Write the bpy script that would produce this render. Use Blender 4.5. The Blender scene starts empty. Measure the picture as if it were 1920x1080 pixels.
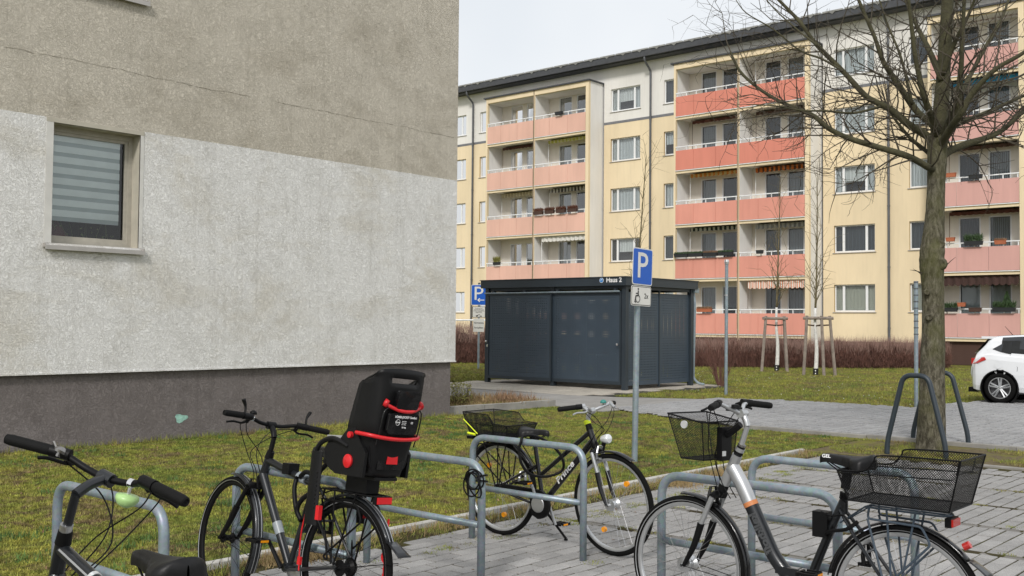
import bpy, math, random
import numpy as np
from mathutils import Vector, Matrix, noise as mnoise
random.seed(7); rng = np.random.default_rng(7)
R = math.radians; PI = math.pi
scene = bpy.context.scene
COL = scene.collection

# ---------------------------------------------------------------- camera
F_PX = 1940.0; YAW = R(41.3); PITCH = math.atan(67/F_PX); ROLL = R(0.5); EYE = 1.6
_f0 = Vector((math.cos(YAW), math.sin(YAW), 0)); _r0 = Vector((math.sin(YAW), -math.cos(YAW), 0)); _u0 = Vector((0, 0, 1))
_f = _f0*math.cos(PITCH)+_u0*math.sin(PITCH); _u = _u0*math.cos(PITCH)-_f0*math.sin(PITCH)
_r = _r0*math.cos(ROLL)+_u*math.sin(ROLL); _u = _u*math.cos(ROLL)-_r0*math.sin(ROLL)
cd = bpy.data.cameras.new('camera'); cam = bpy.data.objects.new('camera', cd); COL.objects.link(cam)
cam.matrix_world = Matrix(((_r.x, _u.x, -_f.x, 0), (_r.y, _u.y, -_f.y, 0), (_r.z, _u.z, -_f.z, EYE), (0, 0, 0, 1)))
cd.sensor_width = 36; cd.lens = F_PX/1920*36; cd.clip_start = 0.05; cd.clip_end = 4000
scene.camera = cam
cd.dof.use_dof = False

# ---------------------------------------------------------------- sky, sun, exposure
SUN_EL, SUN_AZ = R(38), R(208)      # direction towards the (veiled) sun
w = bpy.data.worlds.new("World"); scene.world = w; w.use_nodes = True
nt = w.node_tree; nt.nodes.clear()
out = nt.nodes.new('ShaderNodeOutputWorld'); bg = nt.nodes.new('ShaderNodeBackground'); bg.inputs['Strength'].default_value = 0.1
sky = nt.nodes.new('ShaderNodeTexSky'); sky.sky_type = 'NISHITA'; sky.sun_disc = False
sky.sun_elevation = SUN_EL; sky.sun_rotation = R(90)-SUN_AZ; sky.dust_density = 3.0; sky.air_density = 1.0
tc = nt.nodes.new('ShaderNodeTexCoord'); no = nt.nodes.new('ShaderNodeTexNoise'); no.inputs['Scale'].default_value = 2.2; no.inputs['Detail'].default_value = 4
nt.links.new(tc.outputs['Generated'], no.inputs['Vector'])
cr = nt.nodes.new('ShaderNodeValToRGB'); cr.color_ramp.elements[0].position = .35; cr.color_ramp.elements[1].position = .65
cr.color_ramp.elements[0].color = (.80, .835, .87, 1); cr.color_ramp.elements[1].color = (.96, .97, .98, 1)
nt.links.new(no.outputs['Fac'], cr.inputs['Fac'])
mul = nt.nodes.new('ShaderNodeVectorMath'); mul.operation = 'SCALE'; mul.inputs['Scale'].default_value = 7.0
nt.links.new(cr.outputs['Color'], mul.inputs[0])
mx = nt.nodes.new('ShaderNodeMix'); mx.data_type = 'RGBA'; mx.inputs['Factor'].default_value = 0.93
nt.links.new(sky.outputs[0], mx.inputs['A']); nt.links.new(mul.outputs[0], mx.inputs['B'])
nt.links.new(mx.outputs['Result'], bg.inputs['Color']); nt.links.new(bg.outputs[0], out.inputs[0])
sd = bpy.data.lights.new('sun', 'SUN'); sd.energy = 1.5; sd.angle = R(10); sd.color = (1.0, .965, .92)
so = bpy.data.objects.new('sun', sd); COL.objects.link(so)
sv = Vector((math.cos(SUN_EL)*math.cos(SUN_AZ), math.cos(SUN_EL)*math.sin(SUN_AZ), math.sin(SUN_EL)))
so.rotation_euler = sv.to_track_quat('Z', 'Y').to_euler(); so.location = (0, 0, 30)
scene.view_settings.view_transform = 'Standard'; scene.view_settings.look = 'None'
scene.view_settings.exposure = 0.6; scene.view_settings.gamma = 1; scene.view_settings.use_curve_mapping = False

# ---------------------------------------------------------------- materials
def newmat(name):
    m = bpy.data.materials.new(name); m.use_nodes = True
    return m, m.node_tree, m.node_tree.nodes['Principled BSDF']
def coords(nt, obj=False):
    if obj:
        t = nt.nodes.new('ShaderNodeTexCoord'); return t.outputs['Object']
    g = nt.nodes.new('ShaderNodeNewGeometry'); return g.outputs['Position']
def noise_n(nt, vec, scale, detail=4, rough=.55, dist=0, stretch=None):
    n = nt.nodes.new('ShaderNodeTexNoise'); n.inputs['Scale'].default_value = scale
    n.inputs['Detail'].default_value = detail; n.inputs['Roughness'].default_value = rough; n.inputs['Distortion'].default_value = dist
    if stretch:
        mp = nt.nodes.new('ShaderNodeMapping'); mp.inputs['Scale'].default_value = stretch
        nt.links.new(vec, mp.inputs['Vector']); nt.links.new(mp.outputs[0], n.inputs['Vector'])
    else: nt.links.new(vec, n.inputs['Vector'])
    return n.outputs['Fac']
def ramp(nt, fac, stops):
    r = nt.nodes.new('ShaderNodeValToRGB'); e = r.color_ramp.elements
    while len(e) < len(stops): e.new(.5)
    for i, (p, c) in enumerate(stops):
        e[i].position = p; e[i].color = (c[0], c[1], c[2], 1) if hasattr(c, '__len__') else (c, c, c, 1)
    nt.links.new(fac, r.inputs['Fac']); return r.outputs['Color']
def mixc(nt, fac, a, b, mode='MIX'):
    m = nt.nodes.new('ShaderNodeMix'); m.data_type = 'RGBA'; m.blend_type = mode
    for s, v in (('Factor', fac), ('A', a), ('B', b)):
        if isinstance(v, (int, float)): m.inputs[s].default_value = v
        elif isinstance(v, (tuple, list)): m.inputs[s].default_value = (v[0], v[1], v[2], 1)
        else: nt.links.new(v, m.inputs[s])
    return m.outputs['Result']
def bump(nt, bsdf, h, strength, dist=.01):
    b = nt.nodes.new('ShaderNodeBump'); b.inputs['Strength'].default_value = strength; b.inputs['Distance'].default_value = dist
    nt.links.new(h, b.inputs['Height']); nt.links.new(b.outputs[0], bsdf.inputs['Normal'])
def simple(name, c, rough=.5, metal=0, var=.12, vs=6, bumpv=0, bs=60, coat=0, bd=.004, spec=.5):
    m, nt, b = newmat(name)
    v = coords(nt)
    n = noise_n(nt, v, vs, 5, .6)
    lo = tuple(x*(1-var) for x in c); hi = tuple(min(1, x*(1+var)) for x in c)
    nt.links.new(ramp(nt, n, [(.3, lo), (.7, hi)]), b.inputs['Base Color'])
    b.inputs['Roughness'].default_value = rough; b.inputs['Metallic'].default_value = metal
    b.inputs['Specular IOR Level'].default_value = spec
    if coat: b.inputs['Coat Weight'].default_value = coat
    if bumpv: bump(nt, b, noise_n(nt, v, bs, 3, .6), bumpv, bd)
    return m

def grass_color(nt, v, far=False):
    big = noise_n(nt, v, .55, 5, .65); mid = noise_n(nt, v, 2.6, 5, .7, .6); fin = noise_n(nt, v, 26, 3, .7)
    c = ramp(nt, mid, [(.30, (.065, .11, .026)), (.43, (.15, .21, .042)), (.55, (.30, .295, .055)), (.70, (.38, .34, .085))])
    c2 = ramp(nt, big, [(.36, (.12, .185, .04)), (.5, (.26, .275, .055)), (.66, (.38, .35, .08))])
    c = mixc(nt, .5, c, c2)
    br = noise_n(nt, v, 1.5, 7, .78, 1.4)
    br = ramp(nt, br, [(.49, 0.), (.60, .9)])
    c = mixc(nt, br, c, (.19, .135, .08))
    clump = ramp(nt, noise_n(nt, v, 8.5, 4, .7, .5), [(.36, .45), (.5, .95), (.64, 1.3)])
    c = mixc(nt, 1, c, clump, 'MULTIPLY')
    f = ramp(nt, fin, [(.25, .60), (.75, 1.42)])
    return mixc(nt, 1, c, f, 'MULTIPLY')
def mat_lawn():
    m, nt, b = newmat('mossy lawn'); v = coords(nt)
    c = grass_color(nt, v)
    c = mixc(nt, 1, c, (.62, .6, .6), 'MULTIPLY')
    nt.links.new(c, b.inputs['Base Color']); b.inputs['Roughness'].default_value = .95; b.inputs['Specular IOR Level'].default_value = .1
    bump(nt, b, noise_n(nt, v, 45, 4, .7), .8, .02); return m
def mat_blade(dry=False):
    m, nt, b = newmat('dry grass blades' if dry else 'grass blades'); v = coords(nt)
    if dry: c = ramp(nt, noise_n(nt, v, 30, 2), [(.3, (.22, .15, .07)), (.7, (.42, .32, .17))])
    else:
        c = grass_color(nt, v)
        c = mixc(nt, ramp(nt, noise_n(nt, v, 70, 2), [(.55, 0.), (.75, .5)]), c, (.42, .34, .14))
    nt.links.new(c, b.inputs['Base Color']); b.inputs['Roughness'].default_value = .75; b.inputs['Specular IOR Level'].default_value = .15
    return m
def mat_plaster(name, base, dark, stain, wormscale=24, sc=.7):
    m, nt, b = newmat(name); v = coords(nt)
    worm = noise_n(nt, v, wormscale, 2, .5, 1.9)
    line = ramp(nt, worm, [(.42, 1.), (.485, .55), (.515, .55), (.58, 1.)])
    st = noise_n(nt, v, sc, 8, .68, .4, (1, 1, 1.7)); st2 = noise_n(nt, v, 3.5, 5, .7)
    c = ramp(nt, st, [(.34, stain), (.50, base)])
    c = mixc(nt, ramp(nt, st2, [(.36, .22), (.5, 0.)]), c, dark)
    msk = ramp(nt, noise_n(nt, v, 2.1, 4, .6), [(.36, 1.), (.66, .35)])
    inv = nt.nodes.new('ShaderNodeInvert'); nt.links.new(line, inv.inputs['Color'])
    fm = mixc(nt, 1, inv.outputs[0], msk, 'MULTIPLY')
    c = mixc(nt, fm, c, dark)
    sp = ramp(nt, noise_n(nt, v, 8, 6, .8, 0), [(.70, 0.), (.78, .5)])
    c = mixc(nt, sp, c, tuple(x*.55 for x in dark))
    run = noise_n(nt, v, 1.0, 5, .7, .3, (9, 9, .35)); c = mixc(nt, ramp(nt, run, [(.52, 0.), (.72, .28)]), c, dark)
    nt.links.new(c, b.inputs['Base Color']); b.inputs['Roughness'].default_value = .95; b.inputs['Specular IOR Level'].default_value = .15
    bump(nt, b, line, .9, .01); return m
def mat_render(name, c):
    m, nt, b = newmat(name); v = coords(nt)
    a = noise_n(nt, v, .5, 5, .6, .2, (1, 1, .35)); g = noise_n(nt, v, 1.8, 4, .6, 0, (3, 3, .25))
    col = ramp(nt, a, [(.3, tuple(x*.88 for x in c)), (.7, tuple(min(1, x*1.06) for x in c))])
    col = mixc(nt, ramp(nt, g, [(.48, 0.), (.8, .16)]), col, tuple(x*.55 for x in c))
    nt.links.new(col, b.inputs['Base Color']); b.inputs['Roughness'].default_value = .9; b.inputs['Specular IOR Level'].default_value = .2
    bump(nt, b, noise_n(nt, v, 70, 3), .25, .004); return m
def mat_galv():
    m, nt, b = newmat('galvanised steel'); v = coords(nt)
    vo = nt.nodes.new('ShaderNodeTexVoronoi'); vo.inputs['Scale'].default_value = 55; nt.links.new(v, vo.inputs['Vector'])
    n = noise_n(nt, v, 9, 5, .65)
    c = ramp(nt, n, [(.3, (.21, .26, .29)), (.7, (.33, .39, .43))])
    c = mixc(nt, .12, c, vo.outputs['Color'], 'SOFT_LIGHT')
    nt.links.new(c, b.inputs['Base Color']); b.inputs['Metallic'].default_value = .45
    nt.links.new(ramp(nt, n, [(.3, .5), (.7, .38)]), b.inputs['Roughness']); bump(nt, b, n, .1, .003); return m
def mat_paver(name, c, cv, moss=.25):
    m, nt, b = newmat(name); v = coords(nt)
    oi = nt.nodes.new('ShaderNodeObjectInfo')
    sp = noise_n(nt, v, 170, 2, .8); bl = noise_n(nt, v, 5, 4, .6); big = noise_n(nt, v, .9, 3)
    col = ramp(nt, sp, [(.32, tuple(x*.62 for x in c)), (.5, c), (.7, tuple(min(1, x*1.32) for x in c))])
    col = mixc(nt, 1, col, ramp(nt, bl, [(.3, .84), (.7, 1.08)]), 'MULTIPLY')
    col = mixc(nt, 1, col, ramp(nt, oi.outputs['Random'], [(0., 1-cv), (1., 1+cv)]), 'MULTIPLY')
    col = mixc(nt, 1, col, ramp(nt, big, [(.35, .9), (.65, 1.05)]), 'MULTIPLY')
    mo = ramp(nt, noise_n(nt, v, 3.2, 6, .75, .5), [(.60, 0.), (.75, moss)])
    col = mixc(nt, mo, col, (.16, .14, .07))
    nt.links.new(col, b.inputs['Base Color']); b.inputs['Roughness'].default_value = .8; b.inputs['Specular IOR Level'].default_value = .3
    bump(nt, b, sp, .35, .003); return m
def mat_soil(name='soil', a=(.085, .065, .04), bb=(.20, .165, .10), moss=.75, g=(.18, .18, .03)):
    m, nt, b = newmat(name); v = coords(nt)
    n = noise_n(nt, v, 14, 6, .75, .5); c = ramp(nt, n, [(.3, a), (.72, bb)])
    mo = ramp(nt, noise_n(nt, v, 1.9, 6, .7, .8), [(.46, 0.), (.6, moss)])
    c = mixc(nt, mo, c, g)
    nt.links.new(c, b.inputs['Base Color']); b.inputs['Roughness'].default_value = .98; b.inputs['Specular IOR Level'].default_value = .1
    bump(nt, b, n, .9, .02); return m
def mat_bark():
    m, nt, b = newmat('bark'); v = coords(nt, True)
    n = noise_n(nt, v, 15, 9, .78, .4, (1.6, 1.6, .6)); k = noise_n(nt, v, 1.5, 4, .6)
    c = ramp(nt, n, [(.34, (.03, .027, .02)), (.48, (.12, .108, .078)), (.64, (.27, .25, .19))])
    c = mixc(nt, ramp(nt, k, [(.45, 0.), (.62, .55)]), c, (.13, .135, .045))
    nt.links.new(c, b.inputs['Base Color']); b.inputs['Roughness'].default_value = .95; b.inputs['Specular IOR Level'].default_value = .15
    bump(nt, b, n, 1, .05); return m
def mat_glass(name='window glass', tint=(.9, .95, .95), refl=.35):
    m, nt, b = newmat(name); nt.nodes.remove(b); o = nt.nodes['Material Output']
    tr = nt.nodes.new('ShaderNodeBsdfTransparent'); tr.inputs[0].default_value = (*tint, 1)
    gl = nt.nodes.new('ShaderNodeBsdfGlossy'); gl.inputs['Roughness'].default_value = .03
    lw = nt.nodes.new('ShaderNodeFresnel'); lw.inputs['IOR'].default_value = 1.5
    ma = nt.nodes.new('ShaderNodeMath'); ma.operation = 'MULTIPLY_ADD'; ma.inputs[1].default_value = 1.1; ma.inputs[2].default_value = refl*.2; ma.use_clamp = True
    nt.links.new(lw.outputs[0], ma.inputs[0])
    ms = nt.nodes.new('ShaderNodeMixShader'); nt.links.new(ma.outputs[0], ms.inputs[0]); nt.links.new(tr.outputs[0], ms.inputs[1]); nt.links.new(gl.outputs[0], ms.inputs[2])
    nt.links.new(ms.outputs[0], o.inputs[0]); return m
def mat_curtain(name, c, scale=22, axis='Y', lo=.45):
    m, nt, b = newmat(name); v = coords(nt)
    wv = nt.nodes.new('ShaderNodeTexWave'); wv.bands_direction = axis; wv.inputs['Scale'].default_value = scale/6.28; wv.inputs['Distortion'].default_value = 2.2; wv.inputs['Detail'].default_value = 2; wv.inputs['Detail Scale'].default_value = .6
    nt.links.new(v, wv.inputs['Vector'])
    col = ramp(nt, wv.outputs['Fac'], [(.08, tuple(x*.30 for x in c)), (.3, tuple(x*.7 for x in c)), (.8, c)])  # shade between the folds is painted into the cloth colour
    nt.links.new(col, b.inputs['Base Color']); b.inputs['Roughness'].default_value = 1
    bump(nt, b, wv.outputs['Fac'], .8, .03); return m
def mat_stripes(name, c1, c2, scale, axis='Y'):
    m, nt, b = newmat(name); v = coords(nt)
    wv = nt.nodes.new('ShaderNodeTexWave'); wv.bands_direction = axis; wv.inputs['Scale'].default_value = scale
    nt.links.new(v, wv.inputs['Vector'])
    nt.links.new(ramp(nt, wv.outputs['Fac'], [(.45, c1), (.55, c2)]), b.inputs['Base Color']); b.inputs['Roughness'].default_value = .9
    return m

MT = dict(
 lawn=mat_lawn(), blade=mat_blade(), dry=mat_blade(True), soil=mat_soil(),
 joint=mat_soil('mossy joint filling', (.03, .025, .016), (.08, .065, .035), .5, (.09, .09, .022)),
 wall_white=mat_plaster('white scratched plaster', (.82, .815, .80), (.46, .445, .41), (.70, .675, .62), 26),
 wall_beige=mat_plaster('beige scratched plaster', (.60, .555, .475), (.29, .265, .215), (.48, .435, .36), 26, .55),
 plinth=mat_plaster('grey plinth plaster', (.20, .178, .172), (.09, .08, .076), (.235, .212, .208), 21, .9),
 trim=simple('smooth window trim', (.60, .59, .56), .8, 0, .1, 4, .2, 50), reveal=simple('beige reveal', (.45, .42, .35), .8, 0, .12, 3, .2, 50),
 frame_old=simple('old beige frame', (.40, .375, .32), .5, 0, .12, 9), frame_white=simple('white window frame', (.78, .79, .80), .4, 0, .04, 3),
 sill=simple('metal sill', (.42, .40, .38), .45, .3, .1, 6), dark_room=simple('dark room', (.022, .022, .025), .9, 0, .3, 2),  # near-black colour stands for the shade inside the rooms
 glass=mat_glass('window glass', (.9, .95, .95), .12), glass_front=mat_glass('reflective glass', (.8, .86, .9), .9),
 blind=simple('pale roller blind', (.90, .92, .92), .7, 0, .05, 5), blind_d=simple('sheer blind gap', (.52, .56, .57), .7, 0, .05, 5),
 yellow=mat_render('yellow render', (.80, .665, .455)), ochre=mat_render('ochre reveal', (.50, .36, .17)),
 offwhite=mat_render('off white render', (.78, .76, .72)), palewall=mat_render('pale balcony wall', (.82, .81, .79)), cream=mat_render('cream balcony back wall', (.78, .74, .66)),
 greyband=simple('grey band', (.17, .175, .19), .8), roofdark=simple('dark roof edge', (.06, .063, .07), .7, 0, .2, 5, .3, 20), eaves=simple('fibre cement eaves', (.30, .30, .29), .9, 0, .15, 4),
 browndark=mat_render('brown plinth', (.085, .05, .04)), pil_edge=simple('joint strip', (.14, .10, .07), .8),
 pan_left=mat_render('peach parapet panel', (.74, .46, .37)), pan_mid=mat_render('coral parapet panel', (.68, .255, .19)), pan_mid2=mat_render('pale coral parapet panel', (.72, .32, .25)), pan_right=mat_render('pink parapet panel', (.64, .37, .33)),
 galv=mat_galv(), pipe=simple('grey downpipe', (.115, .12, .13), .5, .3), railwhite=simple('white balcony rail', (.80, .81, .82), .4),
 anth=simple('anthracite steel', (.028, .039, .050), .45, .1, .12, 1.5), anth2=simple('anthracite sheet', (.046, .066, .090), .45, .1, .1, 1.5),
 alu=simple('brushed aluminium', (.62, .63, .64), .3, .9), chrome=simple('chrome', (.75, .75, .76), .15, 1), silver=simple('silver paint', (.50, .51, .52), .3, .7),
 black=simple('black plastic', (.004, .004, .0045), .5, spec=.2), blackgloss=simple('black paint', (.006, .006, .007), .22, .2, .1, 6, coat=.35), rubber=simple('tyre rubber', (.006, .006, .006), .85, 0, .2, 20, .3, 150, spec=.12),
 grip=simple('rubber grip', (.006, .006, .006), .7, 0, .1, 20, .4, 300, spec=.18), darkgrey=simple('dark grey paint', (.016, .018, .021), .32, .3, .1, 6, coat=.25), red=simple('red plastic', (.62, .015, .02), .35), orange=simple('amber reflector', (.85, .32, .01), .2), redlens=simple('red lens', (.45, .02, .015), .15, coat=.6),
 lensgrey=simple('clear lens', (.75, .77, .78), .12, .4), white=simple('white print', (.8, .8, .8), .5, 0, .02), greyprint=simple('grey print', (.065, .068, .072), .4), neon=simple('neon yellow band', (.72, .85, .02), .6), teal=simple('teal grip shift', (.03, .22, .19), .5), lime=simple('glow green bell', (.40, .62, .25), .35), copper=simple('worn leather orange band', (.55, .20, .07), .5), brass=simple('steel bell', (.30, .29, .28), .3, .9),
 seatfoam=simple('saddle vinyl', (.006, .006, .0065), .45, 0, .1, 12, .15, 120, spec=.3), shell=simple('child seat shell', (.006, .006, .0065), .45, 0, .1, 10, .1, 200, spec=.25), padgrey=simple('grey seat padding', (.36, .36, .35), .95),
 blue=simple('sign blue', (.006, .10, .50), .35, 0, .03), signwhite=simple('sign white', (.70, .69, .65), .4, 0, .05), signblack=simple('sign black', (.012, .012, .012), .5),
 bark=mat_bark(), twig=simple('twigs', (.06, .05, .034), .9, 0, .3, 6), mossbranch=simple('mossy branch bark', (.058, .054, .027), .95, 0, .4, 5, .8, 30, bd=.02),
 youngbark=simple('young bark', (.14, .115, .06), .9, 0, .3, 8), limewash=simple('white tree paint', (.66, .65, .62), .9, 0, .2, 12), stake=simple('weathered stake', (.24, .20, .17), .9, 0, .25, 6, .6, 40), strap=simple('brown strap', (.08, .05, .035), .9),
 hedge=simple('bare hedge twigs', (.15, .072, .055), .9, 0, .4, 5), hedge2=simple('pale hedge tips', (.27, .17, .14), .9, 0, .3, 5),
 weed=simple('weed leaves', (.075, .14, .03), .8, 0, .4, 6), leafg=simple('evergreen leaves', (.045, .085, .03), .6, 0, .4, 8), leafy=simple('yellowish leaves', (.23, .22, .05), .7, 0, .4, 8), leafdry=simple('dry leaves', (.25, .155, .09), .9, 0, .4, 12), boxbrown=simple('brown flower box', (.07, .035, .025), .7), boxblack=simple('dark flower box', (.02, .022, .025), .6), terra=simple('terracotta', (.42, .13, .06), .8), heather=simple('dry heather', (.13, .05, .03), .9, 0, .4, 20),
 concrete=simple('pale concrete', (.45, .44, .41), .9, 0, .2, 4, .4, 60), kerb=simple('grey kerb stone', (.26, .25, .23), .9, 0, .25, 3, .5, 50),
 asphalt=simple('grey asphalt', (.26, .25, .235), .95, 0, .14, 2.5, .6, 150), slabs=mat_paver('sandy slab', (.42, .385, .33), .08, .3),
 paver=mat_paver('grey paver', (.33, .323, .316), .14), gutter=mat_paver('gutter stone', (.20, .19, .175), .08, .5), cobble=mat_paver('pale road paver', (.31, .31, .313), .06, .15),
 cobjoint=simple('road joint', (.035, .032, .026), .98, 0, .3, 8),
 carwhite=simple('white car paint', (.78, .80, .83), .18, 0, .02, 2, coat=1), carglass=simple('dark car glass', (.015, .018, .022), .05, 0, .1, 2, coat=.5), wheelsilver=simple('alloy', (.55, .56, .57), .3, .8), wheeldark=simple('alloy shade', (.08, .08, .085), .4, .5),
 mint=simple('mint paint', (.30, .52, .44), .6, 0, .3, 20), brownlamp=simple('maroon cloth', (.09, .02, .02), .9), foliage_in=simple('indoor plant', (.11, .14, .05), .8))

# ---------------------------------------------------------------- mesh helper
class MB:
    def __init__(s, xf=None): s.v = []; s.f = []; s.xf = xf
    def pt(s, p):
        p = Vector(p)
        if s.xf is not None: p = s.xf @ p
        s.v.append((p.x, p.y, p.z)); return len(s.v)-1
    def face(s, ps): s.f.append([s.pt(p) for p in ps])
    def box(s, a, b):
        x0, y0, z0 = a; x1, y1, z1 = b
        i = [s.pt(p) for p in ((x0,y0,z0),(x1,y0,z0),(x1,y1,z0),(x0,y1,z0),(x0,y0,z1),(x1,y0,z1),(x1,y1,z1),(x0,y1,z1))]
        for q in ((0,3,2,1),(4,5,6,7),(0,1,5,4),(1,2,6,5),(2,3,7,6),(3,0,4,7)): s.f.append([i[k] for k in q])
    def slab(s, a, b, ch=.006):   # box with a chamfered top
        x0, y0, z0 = a; x1, y1, z1 = b
        lo = [s.pt(p) for p in ((x0,y0,z0),(x1,y0,z0),(x1,y1,z0),(x0,y1,z0))]
        mi = [s.pt(p) for p in ((x0,y0,z1-ch),(x1,y0,z1-ch),(x1,y1,z1-ch),(x0,y1,z1-ch))]
        to = [s.pt(p) for p in ((x0+ch,y0+ch,z1),(x1-ch,y0+ch,z1),(x1-ch,y1-ch,z1),(x0+ch,y1-ch,z1))]
        for k in range(4):
            n = (k+1) % 4; s.f.append([lo[k], lo[n], mi[n], mi[k]]); s.f.append([mi[k], mi[n], to[n], to[k]])
        s.f.append(to)
    def tube(s, pts, r, n=8, closed=False, cap=True, flat=1.0):
        pts = [Vector(p) for p in pts]; m = len(pts)
        if m < 2: return
        rs = r if hasattr(r, '__len__') else [r]*m
        rings = []; up = None
        for i, p in enumerate(pts):
            if closed: t = pts[(i+1) % m]-pts[i-1]
            else: t = pts[min(i+1, m-1)]-pts[max(i-1, 0)]
            if t.length < 1e-9: t = Vector((0, 0, 1))
            t.normalize()
            if up is None:
                up = Vector((0, 0, 1)) if abs(t.z) < .9 else Vector((1, 0, 0))
            up = (up-t*up.dot(t))
            if up.length < 1e-6: up = t.orthogonal()
            up.normalize(); sd = t.cross(up)
            rings.append([s.pt(p+(sd*math.cos(2*PI*k/n)*flat+up*math.sin(2*PI*k/n))*rs[i]) for k in range(n)])
        for i in range(m if closed else m-1):
            a = rings[i]; b = rings[(i+1) % m]
            for k in range(n):
                s.f.append([a[k], a[(k+1) % n], b[(k+1) % n], b[k]])
        if cap and not closed:
            s.f.append(rings[0][::-1]); s.f.append(rings[-1])
    def cyl(s, a, b, r0, r1=None, n=16): s.tube([a, b], [r0, r0 if r1 is None else r1], n)
    def ring(s, c, ax, r, mr, n=48, k=8, a0=0, a1=2*PI, flat=1.0):   # torus in the plane with normal ax
        ax = Vector(ax).normalized(); u = ax.orthogonal().normalized()
        if abs(ax.y) > .9: u = Vector((1, 0, 0))
        v = ax.cross(u); c = Vector(c); full = abs(a1-a0-2*PI) < 1e-6
        m = n if full else n+1; rings = []
        for i in range(m):
            a = a0+(a1-a0)*i/n; d = u*math.cos(a)+v*math.sin(a)
            rings.append([s.pt(c+d*(r+mr*math.cos(2*PI*j/k))+ax*(mr*flat*math.sin(2*PI*j/k))) for j in range(k)])
        for i in range(n):
            a = rings[i]; b = rings[(i+1) % m]
            for j in range(k): s.f.append([a[j], b[j], b[(j+1) % k], a[(j+1) % k]])
    def lathe(s, c, ax, prof, n=24, closed=False):   # prof: list of (radius, offset along ax)
        ax = Vector(ax).normalized(); u = ax.orthogonal().normalized(); v = ax.cross(u); c = Vector(c)
        rings = [[s.pt(c+ax*h+(u*math.cos(2*PI*k/n)+v*math.sin(2*PI*k/n))*r) for k in range(n)] for r, h in prof]
        m = len(rings)
        for i in range(m if closed else m-1):
            a = rings[i]; b = rings[(i+1) % m]
            for k in range(n): s.f.append([a[k], a[(k+1) % n], b[(k+1) % n], b[k]])
    def grid(s, P, nu, nv, skip=None):
        idx = [[s.pt(P(i, j)) for j in range(nv+1)] for i in range(nu+1)]
        for i in range(nu):
            for j in range(nv):
                if skip and skip(i, j): continue
                s.f.append([idx[i][j], idx[i+1][j], idx[i+1][j+1], idx[i][j+1]])
    def build(s, name, mat, parent=None, smooth=False, loc=None):
        me = bpy.data.meshes.new(name); me.from_pydata(s.v, [], s.f); me.update()
        if smooth:
            me.polygons.foreach_set('use_smooth', [True]*len(me.polygons))
            if smooth != 'all':
                try: me.set_sharp_from_angle(angle=R(40))
                except Exception: pass
        if mat: me.materials.append(mat)
        o = bpy.data.objects.new(name, me); COL.objects.link(o)
        if parent: o.parent = parent
        if loc: o.location = loc
        return o
def smoothpts(pts, k=6):
    P = [Vector(p) for p in pts]; o = []
    for i in range(len(P)-1):
        a = P[max(i-1, 0)]; b = P[i]; c = P[i+1]; d = P[min(i+2, len(P)-1)]
        for j in range(k):
            t = j/k
            o.append(.5*((2*b)+(-a+c)*t+(2*a-5*b+4*c-d)*t*t+(-a+3*b-3*c+d)*t**3))
    o.append(P[-1]); return o
def bentpath(pts, rad, k=7):   # polyline with rounded corners
    P = [Vector(p) for p in pts]; o = [P[0]]
    for i in range(1, len(P)-1):
        a = (P[i-1]-P[i]).normalized(); b = (P[i+1]-P[i]).normalized()
        A = P[i]+a*rad; B = P[i]+b*rad
        for j in range(k+1):
            t = j/k; o.append(A*(1-t)**2+P[i]*2*t*(1-t)+B*t*t)
    o.append(P[-1]); return o
def tag(o, label=None, cat=None, group=None, kind=None):
    if label: o['label'] = label
    if cat: o['category'] = cat
    if group: o['group'] = group
    if kind: o['kind'] = kind
    return o
def empty(name, loc, rz=0, label=None, cat=None, group=None):
    o = bpy.data.objects.new(name, None); COL.objects.link(o); o.location = loc; o.rotation_euler = (0, 0, rz); o.empty_display_size = .2
    return tag(o, label, cat, group)
def inst(name, me, parent, loc=(0, 0, 0), rz=0, scale=None):
    o = bpy.data.objects.new(name, me); COL.objects.link(o); o.parent = parent; o.location = loc; o.rotation_euler = (0, 0, rz)
    if scale: o.scale = scale
    return o
def plane_m(origin, right, up):
    r = Vector(right).normalized(); u = Vector(up).normalized(); n = r.cross(u)
    return Matrix(((r.x, u.x, n.x, origin[0]), (r.y, u.y, n.y, origin[1]), (r.z, u.z, n.z, origin[2]), (0, 0, 0, 1)))
def text(body, size, mat, parent, M, name='lettering', sx=1.0, extr=.0008, bold=0.0, shear=0.0, align='CENTER'):
    cu = bpy.data.curves.new('lettering', 'FONT'); cu.body = body; cu.size = size; cu.align_x = align; cu.align_y = 'CENTER'
    cu.extrude = extr; cu.offset = bold; cu.shear = shear; cu.resolution_u = 3
    t = bpy.data.objects.new('lettering_tmp', cu); COL.objects.link(t)
    bpy.context.view_layer.update()
    me = bpy.data.meshes.new_from_object(t.evaluated_get(bpy.context.evaluated_depsgraph_get()))
    bpy.data.objects.remove(t); bpy.data.curves.remove(cu)
    me.transform(M @ Matrix.Diagonal((sx, 1, 1, 1))); me.name = name
    me.materials.clear(); me.materials.append(mat)
    o = bpy.data.objects.new(name, me); COL.objects.link(o)
    if parent: o.parent = parent
    return o
def raw_mesh(name, verts, faces_idx, mat, parent=None, nper=3):
    me = bpy.data.meshes.new(name); nv = len(verts); nf = len(faces_idx)//nper
    me.vertices.add(nv); me.vertices.foreach_set('co', verts.astype(np.float32).ravel())
    me.loops.add(nf*nper); me.loops.foreach_set('vertex_index', faces_idx.astype(np.int32))
    me.polygons.add(nf); me.polygons.foreach_set('loop_start', np.arange(0, nf*nper, nper, dtype=np.int32))
    me.update(calc_edges=True); me.materials.append(mat)
    o = bpy.data.objects.new(name, me); COL.objects.link(o)
    if parent: o.parent = parent
    return o
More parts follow.
